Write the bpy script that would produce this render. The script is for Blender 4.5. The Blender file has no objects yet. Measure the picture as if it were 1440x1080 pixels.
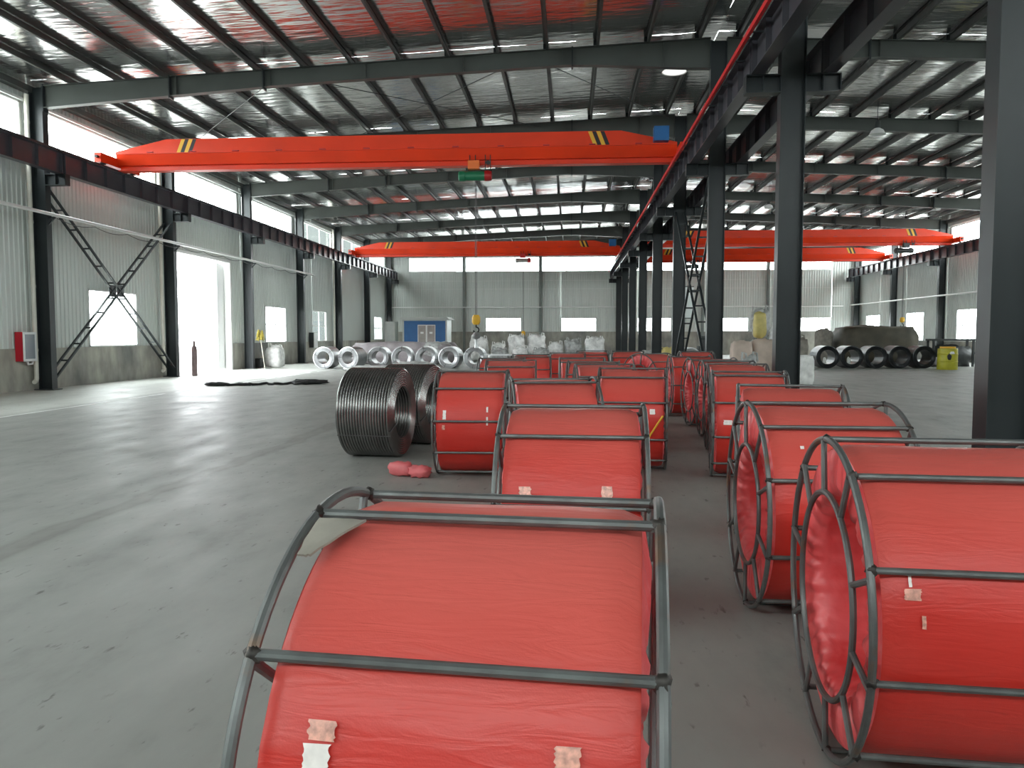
import bpy, math, random
from mathutils import Vector, Matrix, noise
PI = math.pi
sc = bpy.context.scene
C = sc.collection
random.seed(7)

# ------------------------------------------------------------------ camera
F, VX, VY, HC = 1105.0, 803.0, 471.0, 1.65
yaw = math.atan((VX - 720) / F)
pit = math.atan((540 - VY) / F * math.cos(yaw))
cd = bpy.data.cameras.new('camera'); cam = bpy.data.objects.new('camera', cd); C.objects.link(cam)
cd.sensor_width = 36.0; cd.lens = F / 1440 * 36.0; cd.clip_start = 0.05; cd.clip_end = 400
fw = Vector((-math.sin(yaw) * math.cos(pit), math.cos(yaw) * math.cos(pit), -math.sin(pit)))
rt = Vector((math.cos(yaw), math.sin(yaw), 0)); upv = rt.cross(fw)
cam.matrix_world = Matrix(((rt.x, upv.x, -fw.x, 0), (rt.y, upv.y, -fw.y, 0), (rt.z, upv.z, -fw.z, HC), (0, 0, 0, 1)))
sc.camera = cam

# ------------------------------------------------------------------ daylight
SKY = 19.5
w = bpy.data.worlds.new('overcast_sky'); sc.world = w; w.use_nodes = True
bg = w.node_tree.nodes['Background']
bg.inputs['Color'].default_value = (0.94, 0.98, 1.0, 1); bg.inputs['Strength'].default_value = SKY
def portal(name, loc, rot, sx, sy):            # guides sky light through a window opening
    l = bpy.data.lights.new(name, 'AREA'); l.shape = 'RECTANGLE'; l.size = sx; l.size_y = sy
    l.cycles.is_portal = True
    o = bpy.data.objects.new(name, l); C.objects.link(o); o.location = loc; o.rotation_euler = rot
sc.view_settings.view_transform = 'Standard'; sc.view_settings.look = 'None'
sc.view_settings.exposure = 0.0; sc.view_settings.gamma = 1.0; sc.view_settings.use_curve_mapping = False
sc.cycles.use_denoising = True
sc.cycles.max_bounces = 10; sc.cycles.diffuse_bounces = 6; sc.cycles.glossy_bounces = 4; sc.cycles.transparent_max_bounces = 16
sc.cycles.sample_clamp_indirect = 12.0

# ------------------------------------------------------------------ mesh helpers
class G:
    def __init__(s): s.v = []; s.f = []
    def add(s, vs, fs):
        o = len(s.v); s.v += [tuple(p) for p in vs]; s.f += [tuple(i + o for i in q) for q in fs]; return s
    def mm(s, x0, x1, y0, y1, z0, z1):
        return s.add([(x0,y0,z0),(x1,y0,z0),(x1,y1,z0),(x0,y1,z0),(x0,y0,z1),(x1,y0,z1),(x1,y1,z1),(x0,y1,z1)],
                     [(0,3,2,1),(4,5,6,7),(0,1,5,4),(1,2,6,5),(2,3,7,6),(3,0,4,7)])
    def bar(s, p, q, wx, wz, up=(0,0,1)):          # box between two points
        p = Vector(p); q = Vector(q); d = (q - p).normalized(); u = Vector(up)
        if abs(d.dot(u)) > .98: u = Vector((1,0,0))
        a = d.cross(u).normalized() * wx / 2; b = a.cross(d).normalized() * wz / 2
        vs = [p-a-b, p+a-b, p+a+b, p-a+b, q-a-b, q+a-b, q+a+b, q-a+b]
        return s.add(vs, [(0,1,2,3),(7,6,5,4),(0,4,5,1),(1,5,6,2),(2,6,7,3),(3,7,4,0)])
    def tube(s, pts, r, n=8, closed=False, r2=None):
        pts = [Vector(p) for p in pts]; m = len(pts); vs = []; fs = []; ref = None
        for i, p in enumerate(pts):
            if closed: d = pts[(i+1) % m] - pts[i-1]
            else: d = pts[min(i+1, m-1)] - pts[max(i-1, 0)]
            d.normalize()
            if ref is None:
                ref = Vector((0,0,1)) if abs(d.z) < .9 else Vector((1,0,0))
            a = d.cross(ref).normalized(); b = d.cross(a).normalized(); ref = a.cross(d)
            rr = r if r2 is None else r + (r2 - r) * i / (m - 1)
            for j in range(n):
                t = 2 * PI * j / n; vs.append(p + (a * math.cos(t) + b * math.sin(t)) * rr)
        for i in range(m if closed else m - 1):
            k = (i + 1) % m
            for j in range(n):
                l = (j + 1) % n; fs.append((i*n+j, i*n+l, k*n+l, k*n+j))
        if not closed:
            fs.append(tuple(range(n))[::-1]); fs.append(tuple((m-1)*n + j for j in range(n)))
        return s.add(vs, fs)
    def ring(s, c, R, r, axis='x', N=48, n=8):
        c = Vector(c); pts = []
        for i in range(N):
            t = 2 * PI * i / N; a, b = R * math.cos(t), R * math.sin(t)
            pts.append(c + (Vector((0,a,b)) if axis == 'x' else Vector((a,0,b)) if axis == 'y' else Vector((a,b,0))))
        return s.tube(pts, r, n, True)
    def lathe(s, prof, N=32, axis='z', c=(0,0,0), closed=False):   # prof: (radius, along)
        c = Vector(c); m = len(prof); vs = []; fs = []
        for i in range(N):
            t = 2 * PI * i / N; ct, st = math.cos(t), math.sin(t)
            for r, h in prof:
                vs.append(c + (Vector((r*ct, r*st, h)) if axis == 'z' else Vector((h, r*ct, r*st)) if axis == 'x' else Vector((r*st, h, r*ct))))
        for i in range(N):
            k = (i + 1) % N
            for j in range(m if closed else m - 1):
                l = (j + 1) % m; fs.append((i*m+j, k*m+j, k*m+l, i*m+l))
        return s.add(vs, fs)
    def prism(s, poly, axis, a, b):                # poly of 2-D points; axis y: (x,z), x: (y,z), z: (x,y)
        n = len(poly)
        P = lambda p, h: (p[0], h, p[1]) if axis == 'y' else (h, p[0], p[1]) if axis == 'x' else (p[0], p[1], h)
        return s.add([P(p, a) for p in poly] + [P(p, b) for p in poly],
                     [tuple(range(n))[::-1], tuple(range(n, 2*n))] + [(i, (i+1) % n, n + (i+1) % n, n + i) for i in range(n)])
    def blob(s, c, r, seed=0, amp=.15, sq=.0, nu=18, nv=12, fq=2.0, flat=True):   # lumpy ellipsoid, sq pushes it towards a box
        c = Vector(c); vs = []; fs = []
        for j in range(nv + 1):
            ph = PI * j / nv
            for i in range(nu):
                t = 2 * PI * i / nu
                d = Vector((math.sin(ph)*math.cos(t), math.sin(ph)*math.sin(t), math.cos(ph)))
                e = 1.0 / max(abs(d.x), abs(d.y), abs(d.z)); k = 1 + (min(e, 1.6) - 1) * sq
                k *= 1 + amp * noise.noise(d * fq + Vector((seed * 7.3, seed * 3.1, seed)))
                p = Vector((d.x * r[0], d.y * r[1], d.z * r[2])) * k
                if flat and p.z < -r[2]: p.z = -r[2]
                vs.append(c + p)
        for j in range(nv):
            for i in range(nu):
                k = (i + 1) % nu; fs.append((j*nu+i, (j+1)*nu+i, (j+1)*nu+k, j*nu+k))
        return s.add(vs, fs)
    def mesh(s, name, mat, smooth=False, ang=35):
        me = bpy.data.meshes.new(name); me.from_pydata(s.v, [], s.f); me.materials.append(mat)
        if smooth:
            me.polygons.foreach_set('use_smooth', [True] * len(me.polygons)); me.update()
            me.set_sharp_from_angle(angle=math.radians(ang))
        me.update(); return me
    def build(s, name, mat, parent=None, smooth=False, loc=None, ang=35):
        return put(name, s.mesh(name, mat, smooth, ang), parent, loc)
def put(name, me, parent=None, loc=None, rz=0.0, rot=None):
    o = bpy.data.objects.new(name, me); C.objects.link(o)
    if parent: o.parent = parent
    if loc is not None: o.location = loc
    if rot: o.rotation_euler = rot
    elif rz: o.rotation_euler = (0, 0, rz)
    return o
def tag(o, label=None, cat=None, group=None, kind=None):
    if label: o['label'] = label
    if cat: o['category'] = cat
    if group: o['group'] = group
    if kind: o['kind'] = kind
    return o
def empty(name, loc=(0,0,0), rz=0.0):
    o = bpy.data.objects.new(name, None); C.objects.link(o); o.location = loc; o.rotation_euler = (0,0,rz)
    o.empty_display_size = .1; return o
def thing(name, label, cat, loc=(0,0,0), rz=0.0, group=None, kind=None):
    return tag(empty(name, loc, rz), label, cat, group, kind)
def struct(name, loc=(0,0,0), label=None):
    return tag(empty(name, loc), label, None, None, 'structure')

# ------------------------------------------------------------------ materials
def material(name, col, rough=.5, metal=0.0, spec=.5, coat=0.0):
    m = bpy.data.materials.new(name); m.use_nodes = True
    b = m.node_tree.nodes['Principled BSDF']
    b.inputs['Base Color'].default_value = (*col, 1); b.inputs['Roughness'].default_value = rough
    b.inputs['Metallic'].default_value = metal; b.inputs['Specular IOR Level'].default_value = spec
    b.inputs['Coat Weight'].default_value = coat
    return m
def tex(m, kind='ShaderNodeTexNoise', coord='Object', scale=(1,1,1), **kw):
    nt = m.node_tree; tc = nt.nodes.new('ShaderNodeTexCoord'); mp = nt.nodes.new('ShaderNodeMapping')
    mp.inputs['Scale'].default_value = scale; nt.links.new(tc.outputs[coord], mp.inputs['Vector'])
    t = nt.nodes.new(kind); nt.links.new(mp.outputs['Vector'], t.inputs['Vector'])
    for k, v in kw.items():
        if k in t.inputs: t.inputs[k].default_value = v
        else: setattr(t, k, v)
    return t
def ramp(m, src, stops):
    nt = m.node_tree; r = nt.nodes.new('ShaderNodeValToRGB'); nt.links.new(src, r.inputs['Fac'])
    el = r.color_ramp.elements
    while len(el) > 1: el.remove(el[0])
    el[0].position = stops[0][0]; el[0].color = (*stops[0][1], 1)
    for p, c in stops[1:]:
        e = el.new(p); e.color = (*c, 1)
    return r
def mix(m, a, b, fac, mode='MIX'):
    nt = m.node_tree; x = nt.nodes.new('ShaderNodeMix'); x.data_type = 'RGBA'; x.blend_type = mode
    for s, v in ((0, fac), (6, a), (7, b)):
        if hasattr(v, 'links'): nt.links.new(v, x.inputs[s])
        elif s: x.inputs[s].default_value = (*v, 1)
        else: x.inputs[s].default_value = v
    return x.outputs[2]
def setcol(m, out): m.node_tree.links.new(out, m.node_tree.nodes['Principled BSDF'].inputs['Base Color'])
def setrough(m, out): m.node_tree.links.new(out, m.node_tree.nodes['Principled BSDF'].inputs['Roughness'])
def bump(m, src, strength, dist=.02, prev=None):
    nt = m.node_tree; b = nt.nodes.new('ShaderNodeBump'); b.inputs['Strength'].default_value = strength; b.inputs['Distance'].default_value = dist
    nt.links.new(src, b.inputs['Height'])
    if prev: nt.links.new(prev.outputs[0], b.inputs['Normal'])
    nt.links.new(b.outputs[0], nt.nodes['Principled BSDF'].inputs['Normal']); return b
def dusty(name, col, rough=.5, metal=0.0, var=.25, sc_=3.0, detail=4.0, spec=.5, stretch=(1,1,1)):
    m = material(name, col, rough, metal, spec)
    n = tex(m, scale=tuple(sc_ * s for s in stretch), Detail=detail, Scale=1.0)
    r = ramp(m, n.outputs['Fac'], [(.3, tuple(c * (1 - var) for c in col)), (.7, tuple(min(1, c * (1 + var)) for c in col))])
    setcol(m, r.outputs[0]); return m

M = {}
M['steel'] = dusty('grey_steel_paint', (.025, .031, .033), .36, var=.12, sc_=1.2, spec=.3)
M['rafter'] = dusty('grey_primer_paint', (.064, .072, .066), .45, var=.12, sc_=1.0, spec=.3)
M['purlin'] = dusty('purlin_steel', (.085, .088, .084), .45, .3, var=.15)
M['runway'] = dusty('runway_beam_paint', (.060, .059, .070), .30, var=.15, sc_=1.5)
M['wall'] = dusty('white_profiled_sheet', (.60, .64, .61), .38, var=.05, sc_=.4, stretch=(1,1,.3))
M['post'] = dusty('pale_grey_post_paint', (.17, .19, .18), .4, var=.1)
M['girt'] = material('white_metal_strip', (.75, .76, .74), .4)
M['frame'] = material('white_window_frame', (.7, .71, .7), .4)
M['pvc'] = dusty('white_plastic_pipe', (.70, .68, .60), .4, var=.06)
M['conduit'] = material('galvanised_conduit', (.78, .79, .78), .35, .2)
# grey rendered dado with stains
m = M['dado'] = material('grey_cement_render', (.27, .265, .25), .8)
n1 = tex(m, scale=(.5, .5, .5), Detail=6.0, Scale=1.0); n2 = tex(m, scale=(3, 3, 1.2), Detail=5.0, Scale=1.0)
r1 = ramp(m, n1.outputs['Fac'], [(.35, (.21, .212, .200)), (.62, (.44, .43, .37))])
r2 = ramp(m, n2.outputs['Fac'], [(.3, (.7, .7, .7)), (.7, (1.1, 1.1, 1.1))])
setcol(m, mix(m, r1.outputs[0], r2.outputs[0], 1.0, 'MULTIPLY')); bump(m, n2.outputs['Fac'], .3, .01)
# foil-faced roof insulation
m = M['foil'] = material('foil_insulation', (.64, .64, .63), .16, .95)
n1 = tex(m, scale=(1.3, 5.0, 3), Detail=2.0, Scale=1.0, Roughness=.45); n2 = tex(m, scale=(4, 18, 9), Detail=2.0, Scale=1.0)
w1 = tex(m, 'ShaderNodeTexWave', scale=(1, 1, 1), Scale=2.2, Distortion=1.0)
w1.wave_type = 'BANDS'; w1.bands_direction = 'DIAGONAL'
b1 = bump(m, n1.outputs['Fac'], .42, .05); b1 = bump(m, n2.outputs['Fac'], .07, .010, b1)
rr = ramp(m, n2.outputs['Fac'], [(.3, (.13,)*3), (.75, (.22,)*3)]); setrough(m, rr.outputs[0])
# concrete floor
m = M['floor'] = material('concrete_floor', (.35, .35, .33), .5, 0, .45)
n1 = tex(m, scale=(.16, .10, 1), Detail=6.0, Scale=1.0, Roughness=.6); n2 = tex(m, scale=(2.2, .9, 1), Detail=8.0, Scale=1.0, Roughness=.65)
n3 = tex(m, scale=(16, 5, 1), Detail=3.0, Scale=1.0, Roughness=.6); n4 = tex(m, scale=(5, 5, 1), Detail=2.0, Scale=1.0)
r1 = ramp(m, n1.outputs['Fac'], [(.3, (.275, .281, .260)), (.7, (.345, .352, .328))])
r2 = ramp(m, n2.outputs['Fac'], [(.25, (.80, .80, .80)), (.45, (.98, .98, .98)), (.75, (1.06, 1.06, 1.05))])
r3 = ramp(m, n3.outputs['Fac'], [(.31, (.50, .49, .47)), (.38, (1, 1, 1))])
c = mix(m, r1.outputs[0], r2.outputs[0], 1.0, 'MULTIPLY')
r4 = ramp(m, n4.outputs['Fac'], [(.45, (0, 0, 0)), (.6, (1, 1, 1))])
c = mix(m, c, mix(m, c, r3.outputs[0], 1.0, 'MULTIPLY'), r4.outputs[0])
# worn tyre track / repaired slab joint along the hall
nt = m.node_tree; tc = nt.nodes.new('ShaderNodeTexCoord'); sp = nt.nodes.new('ShaderNodeSeparateXYZ'); nt.links.new(tc.outputs['Object'], sp.inputs[0])
def mth(op, a, b=None):
    x = nt.nodes.new('ShaderNodeMath'); x.operation = op
    for i, v in enumerate((a, b)):
        if v is None: continue
        if hasattr(v, 'links'): nt.links.new(v, x.inputs[i])
        else: x.inputs[i].default_value = v
    return x.outputs[0]
nw = tex(m, scale=(.8, .8, 1), Detail=4.0, Scale=1.0)
xx = mth('ADD', sp.outputs['X'], mth('MULTIPLY', mth('SUBTRACT', nw.outputs['Fac'], .5), .5))
d = mth('ABSOLUTE', mth('ADD', xx, 4.33))
rj = ramp(m, d, [(.03, (.80, .79, .77)), (.10, (.74, .73, .71)), (.15, (.90, .90, .89)), (.22, (1, 1, 1))])
c = mix(m, c, rj.outputs[0], 1.0, 'MULTIPLY')
xw = mth('ADD', sp.outputs['X'], mth('MULTIPLY', mth('SUBTRACT', nw.outputs['Fac'], .5), .8))  # paler walkway along the left wall, window light also put into its colour
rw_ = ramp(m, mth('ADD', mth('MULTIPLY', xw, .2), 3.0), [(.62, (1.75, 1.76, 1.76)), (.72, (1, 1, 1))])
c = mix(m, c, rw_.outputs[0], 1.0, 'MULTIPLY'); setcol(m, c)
rg = ramp(m, n2.outputs['Fac'], [(.3, (.62,)*3), (.7, (.42,)*3)]); setrough(m, rg.outputs[0]); bump(m, n2.outputs['Fac'], .08, .01)
M['linepaint'] = dusty('worn_white_line_paint', (.80, .81, .79), .6, var=.15, sc_=4)
M['ground'] = dusty('pale_concrete_yard', (.42, .42, .40), .8, var=.1, sc_=.3)
M['dimmer'] = dusty('dimming_block_dark', (.022, .027, .025), .6, var=.1, sc_=.5)
# crane paint
M['crane'] = dusty('orange_red_crane_paint', (.76, .042, .006), .36, var=.08, sc_=1.0, spec=.35)
M['yellow'] = material('yellow_paint', (.78, .44, .03), .45)
M['black'] = material('black_paint', (.012, .012, .013), .45)
M['blue'] = dusty('blue_enamel', (.012, .12, .34), .4, var=.08)
M['green'] = material('green_enamel', (.015, .19, .09), .35)
M['orange'] = material('orange_enamel', (.85, .17, .02), .4)
M['redpart'] = material('red_enamel', (.50, .015, .02), .35)
M['redbar'] = material('red_conductor_cover', (.72, .02, .02), .38)
M['cable'] = material('steel_wire_rope', (.09, .09, .09), .5, .4)
# reels
m = M['wrap'] = material('red_woven_plastic', (.56, .05, .036), .42, 0, .5)
n1 = tex(m, scale=(1.4, 2.5, 2.5), Detail=4.0, Scale=1.0); n2 = tex(m, scale=(4, 26, 26), Detail=3.0, Scale=1.0, Distortion=1.5)
n3 = tex(m, scale=(300, 300, 300), Detail=0.0, Scale=1.0)
r1 = ramp(m, n1.outputs['Fac'], [(.3, (.60, .027, .018)), (.7, (.68, .050, .036))])
geo = m.node_tree.nodes.new('ShaderNodeNewGeometry'); sx = m.node_tree.nodes.new('ShaderNodeSeparateXYZ'); m.node_tree.links.new(geo.outputs['Normal'], sx.inputs[0])
rd = ramp(m, sx.outputs['Z'], [(.35, (0, 0, 0)), (.95, (.25,)*3)])        # settled dust on upward faces
setcol(m, mix(m, r1.outputs[0], (.56, .33, .28), rd.outputs[0])); b1 = bump(m, n2.outputs['Fac'], .24, .010); bump(m, n3.outputs['Fac'], .12, .001, b1)
rg = ramp(m, n1.outputs['Fac'], [(.3, (.36,)*3), (.7, (.5,)*3)]); setrough(m, rg.outputs[0])
m = M['film'] = material('pinkish_red_film', (.70, .085, .09), .38, 0, .55)
n2 = tex(m, scale=(9, 7, 7), Detail=4.0, Scale=1.0, Distortion=.8); bump(m, n2.outputs['Fac'], .5, .015)
r1 = ramp(m, n2.outputs['Fac'], [(.3, (.66, .045, .046)), (.7, (.80, .13, .135))]); setcol(m, r1.outputs[0])
m = M['pipe'] = material('weathered_steel_pipe', (.13, .14, .135), .42, .45)
n1 = tex(m, scale=(7, 7, 7), Detail=5.0, Scale=1.0)
r1 = ramp(m, n1.outputs['Fac'], [(.30, (.17, .10, .06)), (.42, (.115, .12, .118)), (.7, (.17, .185, .18))]); setcol(m, r1.outputs[0])
M['weld'] = dusty('burnt_weld_metal', (.045, .04, .036), .5, .5, var=.4, sc_=40)
M['tape'] = dusty('scuffed_clear_tape', (.72, .36, .28), .3, var=.35, sc_=60)
M['tapew'] = dusty('white_scuff_label', (.88, .82, .78), .35, var=.12, sc_=30)
M['darkwire'] = dusty('dark_oiled_steel_wire', (.26, .255, .25), .26, .9, var=.2, sc_=6)
m = M['silver'] = dusty('galvanised_strip', (.48, .49, .50), .36, .8, var=.12, sc_=5)
M['blackcoil'] = dusty('black_steel_strip', (.060, .064, .068), .30, .8, var=.2, sc_=4)
# bags and sundries
M['bag'] = dusty('white_woven_sack', (.82, .82, .80), .7, var=.22, sc_=5)
M['bagpink'] = dusty('dusty_pink_sack', (.55, .45, .38), .8, var=.14, sc_=3)
M['bagyellow'] = dusty('yellow_film_bundle', (.55, .46, .16), .5, var=.2, sc_=4)
M['plastic'] = dusty('grey_crumpled_plastic', (.42, .43, .42), .4, var=.3, sc_=7)
M['sackgrey'] = dusty('grey_brown_sack', (.24, .22, .19), .8, var=.25, sc_=5)
M['tarp'] = dusty('brown_olive_tarpaulin', (.060, .052, .034), .6, var=.3, sc_=2)
M['tarpgrey'] = dusty('mauve_grey_sheeting', (.30, .27, .28), .5, var=.25, sc_=2)
M['blacktarp'] = dusty('black_crumpled_strap', (.02, .02, .02), .6, var=.3, sc_=6)
M['kioskgrey'] = dusty('kiosk_pale_grey', (.52, .55, .53), .45, var=.06)
M['doorgrey'] = dusty('kiosk_door_grey', (.36, .33, .31), .4, var=.15, sc_=2)
M['mop'] = dusty('yellow_green_mop_yarn', (.34, .28, .05), .9, var=.3, sc_=30)
M['stick'] = material('pale_wood_stick', (.72, .68, .58), .5)
M['cyl'] = dusty('maroon_gas_cylinder', (.16, .11, .11), .45, var=.2, sc_=6)
M['hydrant'] = material('red_cabinet_enamel', (.58, .012, .03), .35)
M['white'] = material('white_enamel', (.82, .83, .83), .35)
M['mirror'] = material('grey_cabinet_glass', (.30, .33, .36), .15, .0, .6)
M['cardgrey'] = dusty('grey_brown_cloth_scrap', (.30, .28, .24), .8, var=.2, sc_=9)
M['pinkroll'] = dusty('pink_red_sheet_roll', (.70, .16, .17), .45, var=.15, sc_=6)
M['yellowdrum'] = dusty('yellow_drum_paint', (.46, .43, .03), .45, var=.1, sc_=5)
M['lampwhite'] = material('white_lamp_reflector', (.86, .87, .86), .3)
M['board'] = material('white_notice_sheet', (.84, .90, .88), .4)
m = M['lit'] = material('lit_lamp_lens', (.9, .9, .88), .3); m.node_tree.nodes['Principled BSDF'].inputs['Emission Color'].default_value = (1, .98, .94, 1); m.node_tree.nodes['Principled BSDF'].inputs['Emission Strength'].default_value = 1.0
M['machine'] = dusty('dark_machine_paint', (.04, .045, .045), .5, var=.3)
# window glass: mostly clear with a little gloss
m = M['glass'] = bpy.data.materials.new('window_glass'); m.use_nodes = True; nt = m.node_tree
for n in list(nt.nodes):
    if n.type == 'BSDF_PRINCIPLED': nt.nodes.remove(n)
tr = nt.nodes.new('ShaderNodeBsdfTransparent'); tr.inputs[0].default_value = (.93, .95, .94, 1)
gl = nt.nodes.new('ShaderNodeBsdfGlossy'); gl.inputs['Roughness'].default_value = .08
ms = nt.nodes.new('ShaderNodeMixShader'); ms.inputs[0].default_value = .07
nt.links.new(tr.outputs[0], ms.inputs[1]); nt.links.new(gl.outputs[0], ms.inputs[2])
nt.links.new(ms.outputs[0], [n for n in nt.nodes if n.type == 'OUTPUT_MATERIAL'][0].inputs[0])

# ------------------------------------------------------------------ setting: dimensions
K0, K1 = -2, 8
FY = {k: 7.6 + 7.5 * k for k in range(K0, K1 + 1)}
XL, XR, XC = -15.55, 23.45, 4.025           # inner column faces and the middle row
WL, WR, YN, YB = -16.2, 24.1, 68.0, -7.7    # wall planes
ZR, SL = 9.82, .0435
def ztop(x): return ZR - SL * abs(x - XC)    # rafter top
def zfoil(x): return ztop(x) + .215

# floor, ground
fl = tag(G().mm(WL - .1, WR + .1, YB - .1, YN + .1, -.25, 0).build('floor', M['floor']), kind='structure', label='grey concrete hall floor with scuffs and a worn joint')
random.seed(3)
for (y0, y1) in ((7.0, 12.4), (12.9, 18.6), (19.5, 21.3), (21.9, 23.4), (26.2, 29.5), (29.9, 33.8), (34.6, 38)):
    g = G(); n = 14
    vs = []; 
    for i in range(n + 1):
        y = y0 + (y1 - y0) * i / n; e = .05 + random.uniform(-.008, .008)
        vs += [(-11.42 - e, y, .002), (-11.42 + e, y, .002)]
    g.add(vs, [(2*i, 2*i+1, 2*i+3, 2*i+2) for i in range(n)]); g.build('line_segment', M['linepaint'], fl)
g = G()
g.add([(-90, -60, -.3), (WL-.1, -60, -.06), (WL-.1, 130, -.06), (-90, 130, -.3)], [(0,1,2,3)])
g.add([(WR+.1, -60, -.06), (100, -60, -.3), (100, 130, -.3), (WR+.1, 130, -.06)], [(0,1,2,3)])
g.add([(WL-.1, YN+.1, -.06), (WR+.1, YN+.1, -.06), (WR+.1, 130, -.3), (WL-.1, 130, -.3)], [(0,1,2,3)])
g.add([(WL-.1, -60, -.3), (WR+.1, -60, -.3), (WR+.1, YB-.1, -.06), (WL-.1, YB-.1, -.06)], [(0,1,2,3)])
tag(g.build('ground', M['ground']), kind='structure', label='pale concrete yard outside the hall')

# profiled sheet: ribs of pitch .2 m standing .03 m proud
def sheet(g, axis, off, sgn, a0, a1, z0, z1):
    prof = []; i0 = math.floor(a0 / .2); 
    a = i0 * .2
    while a < a1:
        prof += [(a, 0), (a + .11, 0), (a + .13, .03), (a + .18, .03)]; a += .2
    prof = [p for p in prof if a0 < p[0] < a1]
    if not prof: prof = [(a0, 0), (a1, 0)]
    else: prof = [(a0, prof[0][1])] + prof + [(a1, prof[-1][1])]
    vs = []
    for p, d in prof:
        for z in (z0, z1): vs.append((off + sgn * d, p, z) if axis == 'y' else (p, off + sgn * d, z))
    g.add(vs, [(2*i, 2*i+2, 2*i+3, 2*i+1) for i in range(len(prof) - 1)])
def panel(parent, axis, off, sgn, a0, a1, z0, z1, holes=()):
    g = G(); xs = sorted({a0, a1} | {h[0] for h in holes} | {h[1] for h in holes})
    for b0, b1 in zip(xs, xs[1:]):
        hs = sorted([(h[2], h[3]) for h in holes if h[0] <= b0 + 1e-6 and h[1] >= b1 - 1e-6]); z = z0
        for h0, h1 in hs:
            if h0 > z + 1e-4: sheet(g, axis, off, sgn, b0, b1, z, h0)
            z = h1
        if z < z1 - 1e-4: sheet(g, axis, off, sgn, b0, b1, z, z1)
    return g.build('wall_panel', M['wall'], parent)
NWIN = [0]
def window(axis, off, a0, a1, z0, z1, ncol=2, nrow=1, fr=.05, dep=.09, inner=1, mull=.035, label=None):
    NWIN[0] += 1
    W = struct('window_%d' % NWIN[0], label=label)
    def bx(g, b0, b1, c0, c1, d0, d1):
        return g.mm(off + d0, off + d1, b0, b1, c0, c1) if axis == 'y' else g.mm(b0, b1, off + d0, off + d1, c0, c1)
    g = G(); h = dep / 2
    for q in ((a0, a1, z0, z0 + fr), (a0, a1, z1 - fr, z1), (a0, a0 + fr, z0, z1), (a1 - fr, a1, z0, z1)): bx(g, *q, -h, h)
    for i in range(1, ncol):
        a = a0 + (a1 - a0) * i / ncol; bx(g, a - mull / 2, a + mull / 2, z0, z1, -h * .7, h * .7)
    for j in range(1, nrow):
        z = z0 + (z1 - z0) * j / nrow; bx(g, a0, a1, z - mull / 2, z + mull / 2, -h * .7, h * .7)
    g.build('window_frame', M['frame'], W)
    for i in range(ncol):
        for j in range(nrow):
            b0 = a0 + (a1 - a0) * i / ncol + mull/2; b1 = a0 + (a1 - a0) * (i + 1) / ncol - mull/2
            c0 = z0 + (z1 - z0) * j / nrow + mull/2; c1 = z0 + (z1 - z0) * (j + 1) / nrow - mull/2
            bx(G(), b0, b1, c0, c1, -.003, .003).build('pane', M['glass'], W)
    return W

# ---- left wall
DZ, DN = 1.25, 1.94
CL0, CL1 = 6.85, 8.5
def zwall(x): return zfoil(x) + .05
wl = struct('wall_left', label='white profiled sheet side wall above a grey rendered dado')
lw = {2: (25.35, 28.3), 4: (40.7, 43.7), 5: (48.2, 51.1), 7: (63.7, 66.55), 0: (10.4, 13.4), 1: (0, 0), -2: (-4.5, -1.5)}
ND = {1: 'second'}
for k in range(K0, K1):
    y0, y1 = FY[k], FY[k+1]
    if k == K0: y0 = YB
    if k == K1 - 1: y1 = YN
    holes = [(y0 + .25, y1 - .25, CL0, CL1)]
    door = (30.62, 36.35)
    if k == 3:
        holes.append((door[0], door[1], 0, 5.05))
        panel(wl, 'y', WL, 1, y0, door[0], DZ, zwall(WL), [(max(y0 + .25, y0), door[0], CL0, CL1)])
        panel(wl, 'y', WL, 1, door[1], y1, DZ, zwall(WL), [(door[1], y1 - .25, CL0, CL1)])
        panel(wl, 'y', WL, 1, door[0], door[1], 5.05, zwall(WL), [(door[0], door[1], CL0, CL1)])
        G().mm(WL - .2, WL + .06, y0, door[0] - .12, 0, DZ).build('dado', M['dado'], wl)
        G().mm(WL - .2, WL + .06, door[1] + .15, y1, 0, DZ).build('dado', M['dado'], wl)
    else:
        wn = lw.get(k)
        if wn and wn[1] > wn[0]:
            holes.append((wn[0], wn[1], DZ, 3.2))
            window('y', WL, wn[0], wn[1], DZ, 3.2, 2, 2 if k != 2 else 1, label='tall two-light window low in the left wall, ' + {2: 'behind the cross brace', 4: 'beyond the open door', 5: 'beside the small grey cabinet', 7: 'nearest the far corner'}.get(k, 'behind the viewer'))
        panel(wl, 'y', WL, 1, y0, y1, DZ, zwall(WL), holes)
        G().mm(WL - .2, WL + .06, y0, y1, 0, DZ).build('dado', M['dado'], wl)
    window('y', WL, y0 + .25, y1 - .25, CL0, CL1, 3, 1, label='high clerestory window over the left crane beam, bay %s the far corner' % ('next to' if k == K1-1 else '%d bays before' % (K1 - 1 - k)))
    g = G()          # eave girt and strips above the clerestory
    g.mm(WL + .04, WL + .14, y0, y1, CL1 + .02, CL1 + .10); g.mm(WL + .04, WL + .10, y0, y1, CL0 - .12, CL0 - .02)
    g.build('girt', M['girt'], wl)
    G().mm(WL + .05, WL + .28, y0, y1, 8.80, 8.98).build('eave_strut', M['rafter'], wl)
portal('portal', (WL - .1, (YB + YN) / 2, (CL0 + CL1) / 2), (0, -PI/2, 0), CL1 - CL0, YN - YB)
portal('portal', (WL - .1, 33.5, 2.5), (0, -PI/2, 0), 5.0, 5.7)
portal('portal', (WL - .1, 26.8, 2.22), (0, -PI/2, 0), 1.95, 2.95)
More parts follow.
